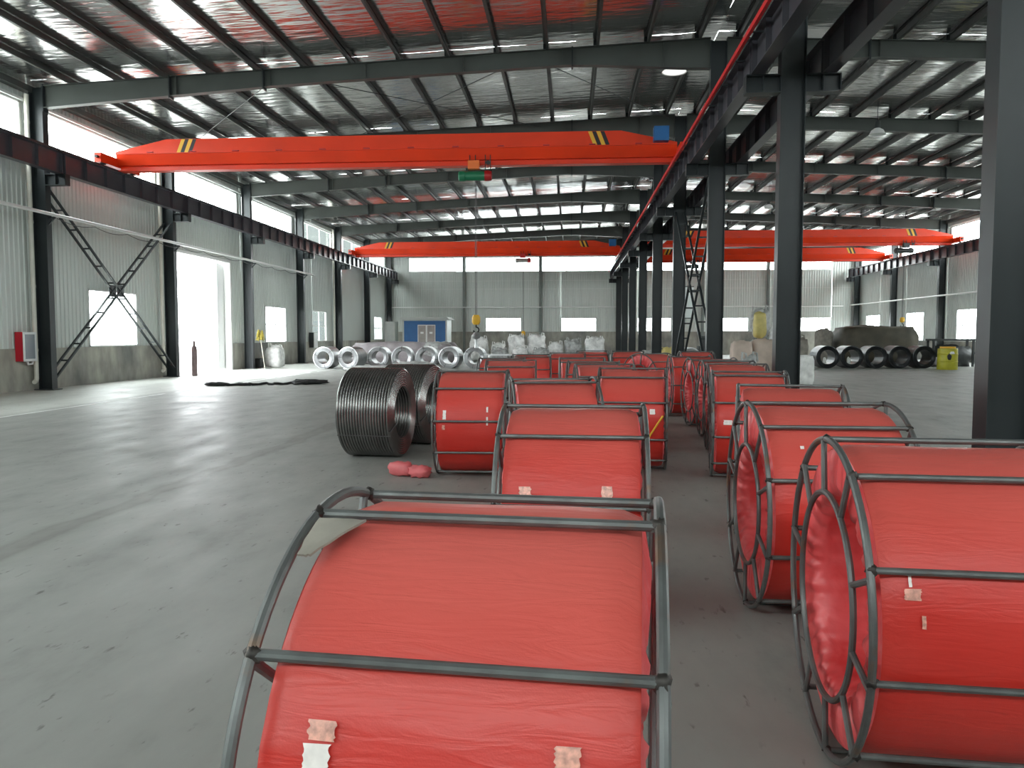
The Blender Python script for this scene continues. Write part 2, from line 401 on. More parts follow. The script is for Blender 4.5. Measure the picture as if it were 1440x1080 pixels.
# the open doorway: white jamb and folded leaf
d1 = tag(empty('door_1'), 'wide open doorway in the left wall with white jambs', None, None, 'structure')
g = G(); g.mm(WL - .22, WL + .08, 30.5, 30.62, 0, 5.17).mm(WL - .22, WL + .08, 36.35, 36.5, 0, 5.17).mm(WL - .22, WL + .08, 30.62, 36.35, 5.05, 5.17)
g.build('door_frame', M['girt'], d1)
g = G(); g.mm(WL - .34, WL - .26, 35.6, 38.2, .05, 5.0).mm(WL - .26, WL - .23, 35.6, 35.75, .05, 5.0)
g.build('door_leaf', M['white'], d1)
# made-up block outside, added to darken the far windows of the left wall
nb = thing('dimming_block', 'added dark block outside that dims the far left windows', 'building', (0, 0, 0))
G().mm(-22.4, -17.6, 62.5, 120, -.3, 13).build('wall', M['dimmer'], nb)
G().mm(-22.6, -17.4, 62.3, 120.3, 13, 13.3).build('roof', M['rafter'], nb)

# ---- right wall
wr = struct('wall_right', label='white profiled sheet side wall on the far right with grey dado')
rw = {7: (63.6, 66.5), 6: (55.9, 58.8), 5: (48.4, 51.3), 4: (40.9, 43.8)}
for k in range(K0, K1):
    y0, y1 = FY[k], FY[k+1]
    if k == K0: y0 = YB
    if k == K1 - 1: y1 = YN
    holes = [(y0 + .25, y1 - .25, CL0, CL1)]
    if k in rw:
        holes.append((*rw[k], DZ, 3.25))
        window('y', WR, *rw[k], DZ, 3.25, 4, 2, label='four-light window in the right wall, ' + {7: 'next to the far corner', 6: 'behind the brown heap', 5: 'beside the near big column', 4: 'hidden by the big column'}[k])
    panel(wr, 'y', WR, -1, y0, y1, DZ, zwall(WR), holes)
    window('y', WR, y0 + .25, y1 - .25, CL0, CL1, 3, 1, label='high clerestory window over the right crane beam, bay %s the far corner' % ('next to' if k == K1-1 else '%d bays before' % (K1 - 1 - k)))
    G().mm(WR - .06, WR + .2, y0, y1, 0, DZ).build('dado', M['dado'], wr)
    g = G(); g.mm(WR - .14, WR - .04, y0, y1, CL1 + .02, CL1 + .10); g.build('girt', M['girt'], wr)
    G().mm(WR - .28, WR - .05, y0, y1, 8.78, 8.96).build('eave_strut', M['rafter'], wr)
portal('portal', (WR + .1, (YB + YN) / 2, (CL0 + CL1) / 2), (0, PI/2, 0), CL1 - CL0, YN - YB)

# ---- far wall
wf = struct('wall_far', label='white profiled sheet end wall with window strip and grey dado')
bays = [(-14.1, -9.35), (-9.15, -2.75), (-2.55, 3.77)]
rbays = [(4.9, 11.0), (11.2, 16.4), (16.6, 21.73)]
fw_ = [(-7.4, -4.3), (-.87, 2.15), (5.6, 8.5), (12.0, 14.95), (18.75, 21.75)]
holes = [(b[0], b[1], 7.1, 8.36) for b in bays + rbays] + [(b[0], b[1], 1.97, 3.13) for b in fw_]
xs = [WL, -9.25, -2.65, XC, 11.1, 16.5, WR]
for a, b in zip(xs, xs[1:]):
    panel(wf, 'x', YN, -1, a, b, DN, 8.55, [h for h in holes if h[0] < b and h[1] > a])
    G().mm(a, b, YN - .06, YN + .2, 0, DN).build('dado', M['dado'], wf)
    g = G(); n = 6; xsn = [a + (b - a) * i / n for i in range(n + 1)]
    g.add([(x, YN, 8.55) for x in xsn] + [(x, YN, zwall(x)) for x in xsn], [(i, i+1, n+2+i, n+1+i) for i in range(n)]); g.build('gable_panel', M['wall'], wf)
    for z in (5.6, 6.3):
        G().mm(a, b, YN - .05, YN - .032, z, z + .03).build('girt', M['girt'], wf)
for i, b in enumerate(bays + rbays):
    window('x', YN, b[0], b[1], 7.1, 8.36, 3, 1, label='high strip window in the end wall, %s bay from the left' % ['first', 'second', 'third', 'fourth', 'fifth', 'last'][i])
for i, b in enumerate(fw_):
    window('x', YN, b[0], b[1], 1.97, 3.13, 3, 1, label='low wide window in the end wall, %s from the left' % ['first', 'second', 'third', 'fourth', 'last'][i])
for i, x in enumerate((-9.25, -2.65, 11.1, 16.5)):
    o = thing('wind_post', 'slim grey post against the end wall, %s from the left' % ['first', 'second', 'third', 'fourth'][i], 'post', (x, YN - .2, 0), kind='structure')
    G().mm(-.09, .09, -.012, .012, 0, 8.6).build('web', M['post'], o)
    G().mm(-.09, .09, -.14, -.12, 0, 8.6).build('flange', M['post'], o)
    G().mm(-.09, .09, .12, .14, 0, 8.6).build('flange', M['post'], o)
portal('portal', (XC, YN + .1, 7.73), (PI/2, 0, PI), 36, 1.3)
# ---- wall behind the viewer; its unseen window strip is added to light the reels
wb = struct('wall_back', label='end wall behind the viewer')
bh = [(b[0], b[1], 7.0, 8.4) for b in bays + rbays]
panel(wb, 'x', YB, 1, WL, WR, 0, 8.55, bh)
n = 12; xsn = [WL + (WR - WL) * i / n for i in range(n + 1)]
G().add([(x, YB, 8.55) for x in xsn] + [(x, YB, zwall(x)) for x in xsn], [(i, i+1, n+2+i, n+1+i) for i in range(n)]).build('gable_panel', M['wall'], wb)

portal('portal', (XC, YB - .1, 7.7), (-PI/2, 0, PI), 36, 1.4)
for i, b in enumerate(bays + rbays):
    window('x', YB, b[0], b[1], 7.0, 8.4, 3, 1, label='unseen strip window added behind the viewer for light, number %d' % (i + 1))
# ---- roof: foil panels and purlins
ce = struct('ceiling', label='low pitched roof lined with silver foil insulation over steel purlins')
PX_L = [XC - .55 - 1.4 * i for i in range(15)]; PX_R = [XC + .55 + 1.4 * i for i in range(15)]
PX_L = [x for x in PX_L if x > WL + .1]; PX_R = [x for x in PX_R if x < WR - .1]
random.seed(11)
for k in range(K0, K1):
    y0, y1 = FY[k], FY[k+1]
    if k == K0: y0 = YB
    if k == K1 - 1: y1 = YN
    for side, (xa, xb, px) in enumerate(((WL - .15, XC, PX_L), (XC, WR + .15, PX_R))):
        xs = sorted({xa, xb} | {p for p in px})
        grid = []
        for a, b in zip(xs, xs[1:]): grid += [a + (b - a) * t for t in (0, .25, .5, .75)]
        grid.append(xs[-1]); ny = 14; vs = []; fs = []
        for j in range(ny + 1):
            y = y0 + (y1 - y0) * j / ny
            for x in grid:
                dmin = min([abs(x - p) for p in px] + [.7])
                sag = -.012 * min(1, dmin / .35) * (1 + 1.2 * noise.noise(Vector((x * .9, y * 1.3, k + side * 9))))
                vs.append((x, y, zfoil(x) + sag + .008 * noise.noise(Vector((x * 1.1, y * 2.7, 3.3)))))
        n = len(grid)
        for j in range(ny):
            for i in range(n - 1): fs.append((j*n+i, (j+1)*n+i, (j+1)*n+i+1, j*n+i+1))
        G().add(vs, fs).build('roof_panel', M['foil'], ce, smooth=True, ang=60)
def purlin_mesh(ln):
    g = G(); h = .19
    g.mm(-.006, .006, 0, ln, -h, 0).mm(-.006, .065, 0, ln, -h, -h + .008).mm(-.065, .006, 0, ln, -.008, 0).mm(.055, .065, 0, ln, -h, -h + .025)
    return g.mesh('purlin', M['purlin'])
pm = purlin_mesh(7.5)
for x in PX_L + PX_R:
    for k in range(0, K1):
        put('purlin', pm, ce, (x, FY[k], zfoil(x) - .022))

# ---- columns
def col_mesh():
    pass
H_L, H_C = 8.40, 9.02
def column(k, row):
    where = {'L': 'along the left wall', 'C': 'in the middle row', 'R': 'along the right wall'}[row]
    n = K1 - k
    nth = 'in the far corner' if (n == 0 and row != 'C') else 'against the far end' if n == 0 else '%s before the far end' % (['', 'one', 'two', 'three', 'four', 'five', 'six', 'seven', 'eight', 'nine', 'ten', 'eleven'][n])
    x = {'L': XL - .21, 'C': XC, 'R': XR + .21}[row]; hw = .225 if row == 'C' else .21
    h = {'L': ztop(XL) - .02, 'C': ztop(XC) - .06, 'R': ztop(XR) - .02}[row]
    o = tag(empty('column', (x, FY[k], 0)), 'dark grey steel column %s, %s' % (where, nth), 'column', 'steel columns of the hall', 'structure')
    for nm, me in zip(('web', 'flange', 'flange', 'base_plate'), colparts(row, h, hw)):
        put(nm, me, o)
    # corbels that carry the crane beams
    sides = {'L': (1,), 'R': (-1,), 'C': (-1, 1)}[row]
    for s in sides:
        put('corbel', corbel_mesh(s, hw), o)
    return o
_cp = {}
def colparts(row, h, hw):
    if row not in _cp:
        fl_, t = .125, .012
        web = G().mm(-hw + .014, hw - .014, -.006, .006, .02, h)
        _cp[row] = (web.mesh('web', M['steel']), G().mm(-hw, -hw + .014, -fl_, fl_, .02, h).mesh('flange', M['steel']),
                    G().mm(hw - .014, hw, -fl_, fl_, .02, h).mesh('flange', M['steel']),
                    G().mm(-hw - .1, hw + .1, -fl_ - .08, fl_ + .08, 0, .025).mesh('base_plate', M['steel']))
    return _cp[row]
_cb = {}
def corbel_mesh(s, hw):
    key = (s, hw)
    if key not in _cb:
        a, b = (hw, hw + .62) if s > 0 else (-hw - .62, -hw)
        g = G(); g.mm(a, b, -.12, .12, 6.39, 6.41).mm(a, b, -.12, .12, 6.08, 6.10).mm(a, b, -.007, .007, 6.10, 6.39)
        m_ = (a + b) / 2
        g.mm(m_ - .006, m_ + .006, -.12, .12, 6.10, 6.39); e = b if s > 0 else a
        g.mm(e - .006, e + .006, -.12, .12, 6.10, 6.39)
        _cb[key] = g.mesh('corbel', M['steel'])
    return _cb[key]
for k in range(-1, K1 + 1):
    column(k, 'L'); column(k, 'C')
    if k >= 2: column(k, 'R')

# ---- rafters
def depth(x):
    d = abs(x - XC)
    if d < 4: return .80 - (.80 - .44) * max(0, d - .3) / 3.7
    if d < 12: return .44
    return .44 + (.62 - .44) * (d - 12) / 7.6
def rafter(k, side):
    x0, x1 = (XL, XC - .225) if side < 0 else (XC + .225, XR)
    o = tag(empty('rafter', (0, FY[k], 0)), 'grey steel roof rafter over the %s bay, %s' % ('left' if side < 0 else 'right', 'at the far end' if k == K1 else '%d frames before the far end' % (K1 - k)), 'rafter', 'roof rafters', 'structure')
    for nm, me in rafter_parts(side, x0, x1): put(nm, me, o)
_rp = {}
def rafter_parts(side, x0, x1):
    if side in _rp: return _rp[side]
    xs = [x0 + (x1 - x0) * i / 24 for i in range(25)]
    web = [(x, ztop(x)) for x in xs] + [(x, ztop(x) - depth(x)) for x in reversed(xs)]
    out = [('web', G().prism(web, 'y', -.006, .006).mesh('web', M['rafter']))]
    t = [(x, ztop(x)) for x in xs] + [(x, ztop(x) + .014) for x in reversed(xs)]
    out.append(('flange', G().prism(t, 'y', -.11, .11).mesh('flange', M['rafter'])))
    t = [(x, ztop(x) - depth(x) - .014) for x in xs] + [(x, ztop(x) - depth(x)) for x in reversed(xs)]
    out.append(('flange', G().prism(t, 'y', -.11, .11).mesh('flange', M['rafter'])))
    for d in (4.03, 12.9, 15.7):
        x = XC + side * d
        out.append(('splice_plate', G().mm(x - .02, x + .02, -.125, .125, ztop(x) - depth(x) - .08, ztop(x) + .03).mesh('splice_plate', M['steel'])))
    for i in range(6):          # web stiffeners
        x = XC + side * (1.5 + i * 2.8)
        out.append(('stiffener', G().mm(x - .005, x + .005, -.1, .1, ztop(x) - depth(x), ztop(x)).mesh('stiffener', M['rafter'])))
    e = XL + .012 if side < 0 else XR - .012
    out.append(('end_plate', G().mm(e - .012, e + .012, -.12, .12, ztop(e) - depth(e) - .12, ztop(e) + .05).mesh('end_plate', M['steel'])))
    _rp[side] = out; return out
for k in range(0, K1 + 1):
    rafter(k, -1)
    rafter(k, 1)
# purlin cleats standing on the rafters, one mesh each side of a frame
cm = G().mm(-.045, .045, -.006, .006, 0, .19).mesh('cleat', M['steel'])
random.seed(5)
for k in range(2, 8):
    for x in PX_L + PX_R: put('purlin_cleat', cm, ce, (x - .05, FY[k], ztop(x) + .014))
# thin roof bracing rods
rods = thing('roof_brace', 'thin crossed brace rods under the foil roof', 'brace', kind='structure')
for (xa, ya, xb, yb) in ((-8.4, 22.6, -1.2, 30.1), (-1.2, 22.6, -8.4, 30.1), (-15, 22.6, -8.4, 30.1), (-8.4, 22.6, -15, 30.1), (-1.2, 22.6, 3.6, 30.1)):
    G().tube([(xa, ya, ztop(xa) - .12), (xb, yb, ztop(xb) - .12)], .012, 6).build('rod', M['steel'], rods, True)

# ---- crane runway beams
RZ0, RZ1 = 6.41, 7.05
RX = {'L': -15.12, 'CL': 3.38, 'CR': 4.67, 'R': 23.02}
_rw = {}
def runway(k, row):
    if not _rw:
        L = 7.46
        _rw['web'] = G().mm(-.006, .006, 0, L, RZ0 + .016, RZ1 - .016).mesh('web', M['runway'])
        _rw['bf'] = G().mm(-.12, .12, 0, L, RZ0, RZ0 + .016).mesh('bottom_flange', M['runway'])
        _rw['tf'] = G().mm(-.15, .15, 0, L, RZ1 - .016, RZ1).mesh('top_flange', M['runway'])
        _rw['rail'] = G().prism([(-.045, 0), (.045, 0), (.045, .02), (.012, .03), (.012, .06), (.03, .07), (.03, .09), (-.03, .09), (-.03, .07), (-.012, .06), (-.012, .03), (-.045, .02)], 'y', 0, L).mesh('rail', M['cable'])
        _rw['st'] = G().mm(-.105, .105, -.006, .006, RZ0 + .016, RZ1 - .016).mesh('stiffener', M['runway'])
    nm = {'L': 'on the left wall columns', 'CL': 'on the near side of the middle columns', 'CR': 'on the far side of the middle columns', 'R': 'on the right wall columns'}[row]
    o = tag(empty('crane_runway_beam', (RX[row], FY[k] + .02, 0)), 'dark steel crane beam %s, %s' % (nm, 'last bay' if k == K1 - 1 else '%d bays before the last' % (K1 - 1 - k)), 'beam', 'crane runway beams', 'structure')
    put('web', _rw['web'], o); put('bottom_flange', _rw['bf'], o); put('top_flange', _rw['tf'], o); put('rail', _rw['rail'], o, (0, 0, RZ1))
    for i in range(8): put('stiffener', _rw['st'], o, (0, .06 + i * 1.05, 0))
for k in range(-1, K1):
    runway(k, 'L') if k >= 0 else None
    runway(k, 'CL'); runway(k, 'CR')
    if k >= 2: runway(k, 'R')
# red conductor bar beside the middle runway
cb = thing('conductor_bar', 'long red conductor bar along the middle crane beam', 'conductor', (3.08, 0, 6.93))
G().mm(-.03, .03, 0, 66, -.045, .045).build('cover', M['redbar'], cb)
for i in range(44):
    G().mm(-.02, .28, 1 + 1.5 * i - .015, 1 + 1.5 * i + .015, .045, .07).build('bracket', M['steel'], cb)

# ------------------------------------------------------------------ fittings on the walls
def brace(name, label, x0, x1, ya, yb, z0, z1, rung=.85):
    o = thing(name, label, 'brace', kind='structure')
    for (pa, pb) in (((ya, z1), (yb, z0)), ((ya, z0), (yb, z1))):
        for x in (x0, x1):
            G().bar((x, pa[0], pa[1]), (x, pb[0], pb[1]), .07, .05).build('chord', M['steel'], o)
        L = math.hypot(pb[0] - pa[0], pb[1] - pa[1]); n = int(L / rung)
        for i in range(1, n + 1):
            t = i / (n + 1); y = pa[0] + (pb[0] - pa[0]) * t; z = pa[1] + (pb[1] - pa[1]) * t
            G().bar((x0, y, z), (x1, y, z), .035, .05).build('rung', M['steel'], o)
    ym, zm = (ya + yb) / 2, (z0 + z1) / 2
    G().mm(x0 - .03, x1 + .03, ym - .18, ym + .18, zm - .2, zm + .2).build('gusset', M['steel'], o) if False else None
    for x in (x0, x1): G().mm(x - .008, x + .008, ym - .2, ym + .2, zm - .2, zm + .2).build('gusset', M['steel'], o)
    return o
brace('cross_brace', 'ladder-like steel cross brace in front of the left wall window', -15.9, -15.62, FY[2] + .15, FY[3] - .15, .35, 6.0)
brace('cross_brace', 'ladder-like steel cross brace between two middle row columns', 3.87, 4.18, FY[2] + .15, FY[3] - .15, .5, 6.2)

def downpipe(x, y, label, sgn=1):
    o = thing('downpipe', label, 'pipe', (x, y, 0), group='rainwater downpipes', kind=None)
    G().tube([(0, 0, 8.7), (0, 0, .45), (0, 0, .35), (.02 * sgn, -.05, .28), (.05 * sgn, -.18, .25)], .065, 12).build('pipe', M['pvc'], o, True)
    for z in (1.2, 3.1, 5.0, 7.9):
        G().lathe([(.066, -.04), (.074, -.04), (.074, .04), (.066, .04)], 12, 'z', (0, 0, z)).build('clip', M['pvc'], o, True)
downpipe(WL + .22, FY[2] - .2, 'cream plastic downpipe behind the column near the red cabinet')
downpipe(WL + .22, FY[3] - .3, 'cream plastic downpipe beside the open doorway')
downpipe(WL + .22, FY[6] - .32, 'cream plastic downpipe by the third column from the far left corner')
downpipe(WR - .22, FY[6] + .40, 'cream plastic downpipe on the right wall beside the big dark column', -1)

def conduit(name, label, a, b, n, tick):
    o = thing(name, label, 'pipe')
    G().tube([a, b], .05, 10).build('pipe', M['conduit'], o, True)
    A, B = Vector(a), Vector(b)
    for i in range(n):
        p = A.lerp(B, (i + .5) / n); G().bar(p, p + Vector(tick), .05, .05).build('bracket', M['steel'], o)
    return o
ct = thing('wall_conduit', 'white conduit pipe running along the left wall columns', 'pipe')
G().tube([(-15.35, -7, 5.22), (-15.35, 46.4, 5.22)], .05, 10).build('pipe', M['conduit'], ct, True)
for k in range(-1, 6):
    g = G(); g.bar((-15.35, FY[k], 5.14), (-15.62, FY[k], 5.14), .05, .05); g.bar((-15.38, FY[k], 5.14), (-15.6, FY[k], 4.9), .04, .04); g.build('bracket', M['steel'], ct)
for k in range(2, 5):
    g = G(); n = 40                              # slack cable clipped below the conduit
    g.tube([(-15.3, FY[k] + 7.5 * i / n, 5.12 - .10 * math.sin(PI * ((i * 4 / n) % 1))) for i in range(n + 1)], .012, 5); g.build('cable', M['cable'], ct, True)
conduit('wall_conduit', 'white conduit pipe across the end wall', (-16.0, YN - .35, 4.03), (22.6, YN - .35, 4.05), 8, (0, .3, 0))
conduit('wall_conduit', 'white conduit pipe running along the right wall columns', (23.15, 30, 4.13), (23.15, YN - .4, 4.13), 6, (.28, 0, 0))

# fire hydrant cabinet
hc = thing('hydrant_cabinet', 'red fire hydrant cabinet with white framed glass door on the left wall', 'cabinet', (WL + .06, 21.75, .88))
G().mm(0, .24, 0, .56, 0, .86).build('body', M['hydrant'], hc)
g = G(); g.mm(.24, .265, 0, .56, 0, .07).mm(.24, .265, 0, .56, .79, .86).mm(.24, .265, 0, .06, .07, .79).mm(.24, .265, .50, .56, .07, .79)
dr = g.build('door', M['white'], hc)
G().mm(.24, .252, .06, .50, .07, .79).build('glass', M['mirror'], dr)
g = G(); g.tube([(.18, .26, -.01), (.18, .28, -.09), (.18, .46, -.09), (.18, .48, -.01)], .03, 8); g.build('hose_outlet', M['white'], hc, True)
# small cabinet on the far part of the left wall
ec = thing('switch_cabinet', 'narrow pale grey switch cabinet on the left wall beside a dim window', 'cabinet', (WL + .06, 47.55, .85))
G().mm(0, .3, 0, .7, 0, .98).build('body', M['kioskgrey'], ec); G().mm(.3, .32, .03, .67, .03, .95).build('door', M['white'], ec); G().mm(.02, .28, -.02, 0, .03, .95).build('side_panel', M['machine'], ec)
# gas cylinder
gc = thing('gas_cylinder', 'maroon gas cylinder standing at the open doorway', 'cylinder', (-15.2, 30.75, 0))
G().lathe([(0, 0), (.105, 0), (.115, .02), (.115, 1.05), (.10, 1.15), (.06, 1.23), (.04, 1.26), (0, 1.26)], 20).build('body', M['cyl'], gc, True)
G().lathe([(.045, 1.24), (.05, 1.25), (.05, 1.38), (.03, 1.43), (0, 1.43)], 12).build('valve_cap', M['cyl'], gc, True)
# mop
mp = thing('mop', 'upturned mop with yellow head leaning on a left column', 'mop', (-14.95, 37.25, 0))
G().tube([(.12, -.1, .02), (-.22, .28, 1.45)], .016, 8).build('handle', M['stick'], mp, True)
g = G(); random.seed(4)
for i in range(30):
    a = random.uniform(0, 2 * PI); r = random.uniform(.08, .24); z = random.uniform(.1, .5)
    p = Vector((-.22, .28, 1.42)); g.tube([p, p + Vector((math.cos(a) * r * .7, math.sin(a) * r * .7, z)), p + Vector((math.cos(a) * r, math.sin(a) * r, z * .6 - .12))], .03, 5)
g.build('head', M['mop'], mp, True)
G().lathe([(0, 0), (.26, 0), (.28, .03), (.12, .05), (0, .05)], 16, 'z', (.12, -.1, 0)).build('base', M['plastic'], mp, True)

# ------------------------------------------------------------------ overhead cranes
def crane(Y, xa, xb, hx, label, tip, blue=True, hook=None, hm=('green', 'redpart', 'orange')):
    o = thing('overhead_crane', label, 'crane', (0, Y, 0), group='overhead travelling cranes')
    a, b = xa + .1, xb - .1
    # upper box with tapered ends
    poly = [(a, 7.60), (b, 7.60), (b, 7.68), (b - 1.75, 8.06), (a + 1.75, 8.06), (a, 7.68)]
    G().prism(poly, 'y', -.30, .30).build('box_girder', M['crane'], o)
    g = G(); g.prism([(-.30, 7.60), (.30, 7.60), (.17, 7.26), (-.17, 7.26)], 'x', a, b); g.build('lower_girder', M['crane'], o)
    g = G(); g.mm(a, b, -.012, .012, 7.10, 7.27).mm(a, b, -.17, .17, 7.08, 7.105); g.build('trolley_flange', M['crane'], o)
    G().mm(a + .3, b - .3, -.34, -.30, 7.595, 7.62).build('ledge', M['crane'], o)
    n = 12
    for i in range(n):
        x = a + 1.2 + (b - a - 2.4) * i / (n - 1)
        G().mm(x - .1, x + .1, -.37, -.30, 7.63, 7.66).build('bracket', M['redpart'], o)
    # hazard stripes at both ends
    for xs_, s in ((a + 2.35, 1), (b - 2.35, 1)):
        for j, mt in enumerate(('yellow', 'black', 'yellow', 'black')):
            x = xs_ + (j - 2) * .13 * s
            sl = .17 * (1 if xs_ < (a + b) / 2 else -1)
            G().prism([(x, 7.63), (x + .12, 7.63), (x + .12 + sl, 8.05), (x + sl, 8.05)], 'y', -.304, -.30).build('hazard_stripe', M[mt], o)
    # end carriages with wheels
    for x in (xa, xb):
        ec_ = G().mm(x - .11, x + .11, -1.15, 1.15, 7.19, 7.48).build('end_carriage', M['crane'], o)
        for y in (-.85, .85):
            G().lathe([(0, -.05), (.13, -.05), (.13, .05), (0, .05)], 20, 'x', (x, y, 7.275)).build('wheel', M['black'], ec_, True)
        for y in (-1.15, 1.15):
            G().lathe([(.05, 0), (.05, .1 if y > 0 else -.1), (0, .1 if y > 0 else -.1)], 10, 'y', (x, y, 7.34)).build('buffer', M['black'], ec_, True)
    if blue:
        bx_ = xb - .55
        cbn = G().mm(bx_ - .30, bx_ + .16, -.62, -.30, 7.66, 8.10).build('control_box', M['blue'], o)
        G().mm(bx_ - .28, bx_ + .14, -.63, -.62, 7.68, 8.08).build('box_door', M['blue'], cbn)
    # hoist
    h = empty('hoist', (hx, 0, 0)); h.parent = o
    for x in (-.16, .02, .34, .5):
        G().mm(x - .012, x + .012, -.24, -.20, 6.93, 7.40).build('side_plate', M['black'], h)
    g = G()
    for x in (-.1, .42):
        for y in (-.12, .12): g.lathe([(0, -.02), (.07, -.02), (.07, .02), (0, .02)], 14, 'y', (x, y + (.06 if y > 0 else -.06), 7.16))
    g.build('trolley_wheel', M['black'], h, True)
    G().lathe([(0, -.55), (.14, -.55), (.165, -.52), (.165, -.34), (.15, -.32), (.15, .30), (0, .30)], 24, 'x', (0, 0, 6.78)).build('drum', M[hm[0]], h, True)
    G().lathe([(0, .30), (.17, .30), (.17, .42), (.14, .52), (0, .52)], 20, 'x', (0, 0, 6.78)).build('motor', M[hm[1]], h, True)
    g = G(); g.mm(-.20, .16, -.42, -.16, 6.93, 7.19); g.build('control_case', M[hm[2]], h)
    if hook:
        zt, z0 = 6.64, hook
        for x in (-.02, .02): G().tube([(x, 0, zt), (x, 0, z0 + .3)], .011, 6).build('rope', M['cable'], h, True)
        hb = G().lathe([(0, .02), (.09, .02), (.14, .10), (.14, .26), (.09, .34), (0, .34)], 14, 'z', (0, 0, z0)).build('hook_block', M['yellow'], h, True)
        g = G(); g.tube([(0, 0, z0 + .04), (0, 0, z0 - .06)] + [(.09 * math.cos(t), 0, z0 - .15 + .09 * math.sin(t)) for t in [PI/2 - i * .45 for i in range(11)]], .022, 8)
        g.build('hook', M['black'], hb, True)
        if tip:
            lt = G().lathe([(0, -.22), (.05, -.22), (.12, -.30), (.15, -.36), (.12, -.42), (.04, -.46), (.035, -.60), (.06, -.74), (0, -.74)], 18, 'z', (0, 0, z0)).build('lifting_clamp', M['silver'], hb, True)
    return o
crane(25.6, RX['L'], RX['CL'], -3.1, 'near orange overhead crane with green hoist spanning the left bay', True, True, 1.97)
crane(54.4, RX['L'], RX['CL'], -3.3, 'far red overhead crane spanning the left bay before the end wall', False, True, 1.6, ('doorgrey', 'redpart', 'redpart'))
crane(49.9, RX['CR'], RX['R'], 20.2, 'nearer red overhead crane spanning the right bay', False, False, 2.4, ('machine', 'machine', 'machine'))
crane(60.2, RX['CR'], RX['R'], 9.0, 'farther red overhead crane in the right bay close to the end wall', False, False, None, ('machine', 'machine', 'redpart'))

# high bay lamps
def lamp(x, y, z, label, s=1.0, lit=False):
    o = thing('high_bay_lamp', label, 'lamp', (x, y, z), group='high bay lamps')
    G().tube([(0, 0, .25 * s), (0, 0, zfoil(x) - z - .02)], .012, 6).build('stem', M['steel'], o, True)
    G().lathe([(0, .30), (.07, .30), (.09, .27), (.09, .10), (.11, .05), (0, .05)], 16).build('housing', M['machine'], o, True)
    G().lathe([(.08, .06), (.20, -.02), (.30 * s, -.16), (.31 * s, -.165), (.29 * s, -.15), (.19, -.01), (.08, .05)], 24).build('reflector', M['lampwhite'], o, True)
    G().lathe([(0, -.13), (.285 * s, -.14), (.285 * s, -.15), (0, -.15)], 24).build('lens', M['lit'] if lit else M['board'], o, True)
lamp(3.02, 24.2, 9.62, 'white high bay lamp under the ridge above the near crane', 1.2, True)
lamp(10.55, 28.6, 8.75, 'high bay lamp hanging over the right bay beside the second column', .9)
lamp(11.0, 45.5, 8.9, 'high bay lamp hanging deep in the right bay', .8)

# ------------------------------------------------------------------ red wire reels
RO, RW = .625, .405
RPIPE = .0135
NB = 10
def wrap_meshes(seed, ri, half=.365, ro=.588):
    NT = 120; cols = 16
    fn = lambda *a: noise.noise(Vector(a) + Vector((seed * 5.7, seed * 2.3, seed * 9.1)))
    vs = []; fs = []
    for i in range(NT):
        t = 2 * PI * i / NT; c, s_ = math.cos(t), math.sin(t)
        for j in range(cols + 1):
            x = -half + 2 * half * j / cols; e = abs(x) / half
            r = ro - .018 * max(0, e - .88) / .12 + .004 * fn(x * 3.5, c * 2.2, s_ * 2.2) + .0035 * fn(x * 5 + c * 4, c * 14, s_ * 14)
            vs.append((x, r * c, r * s_))
    n = cols + 1
    for i in range(NT):
        k = (i + 1) % NT
        for j in range(cols): fs.append((i*n+j, k*n+j, k*n+j+1, i*n+j+1))
    outer = G().add(vs, fs).mesh('outer_wrap', M['wrap'], True, 60)
    vs = []; fs = []; prof = []
    rows = [(-half, ro - .018), (-half - .006, ro - .05), (-half - .009, ro - .10), (-half - .009, (ro + ri) / 2), (-half - .006, ri + .05), (-half + .01, ri + .005)]
    inner = [(x_ * half, ri - .012) for x_ in (-.86, -.7, -.55, -.4, -.25, -.1, .05, .2, .35, .5, .65, .8, .88)]
    rows = rows + inner + [(-a, b) for a, b in reversed(rows)]
    m_ = len(rows)
    NT2 = 240
    for i in range(NT2):
        t = 2 * PI * i / NT2; c, s_ = math.cos(t), math.sin(t)
        pl = math.sin(t * 34 + 5 * fn(c * 2, s_ * 2, 1.0)) * .5 + .9 * fn(c * 18, s_ * 18, 4.0)
        for q, (x, r) in enumerate(rows):
            amp = 0 if q in (0, m_ - 1) else (.015 if q not in (1, m_ - 2) else .006)
            sg = -1 if x < 0 else 1
            if 6 <= q <= m_ - 7: vs.append((x, (r + .010 * fn(x * 7, c * 9, s_ * 9)) * c, (r + .010 * fn(x * 7, c * 9, s_ * 9)) * s_))
            else: vs.append((x + sg * amp * pl, r * c, r * s_))
    for i in range(NT2):
        k = (i + 1) % NT2
        for j in range(m_ - 1): fs.append((i*m_+j, i*m_+j+1, k*m_+j+1, k*m_+j))
    film = G().add(vs, fs).mesh('end_film', M['film'], True, 70)
    return outer, film
WR_ = [wrap_meshes(s, ri) for s, ri in ((1, .345), (2, .345), (3, .345), (4, .385))]
ring_me = {}
for ri in (.36, .40):
    ring_me[ri] = G().ring((0, 0, 0), ri, RPIPE * .92, 'x', 56, 8).mesh('inner_ring', M['pipe'], True)
outer_me = G().ring((0, 0, 0), RO - RPIPE, RPIPE, 'x', 72, 10).mesh('outer_ring', M['pipe'], True)
bar_me = G().tube([(-RW, 0, 0), (RW, 0, 0)], RPIPE * .9, 10).mesh('cross_bar', M['pipe'], True)
def spoke_me(ri):
    return G().tube([(0, 0, ri), (0, 0, RO - RPIPE)], RPIPE * .9, 8).mesh('spoke', M['pipe'], True)
SP = {ri: spoke_me(ri) for ri in (.36, .40)}
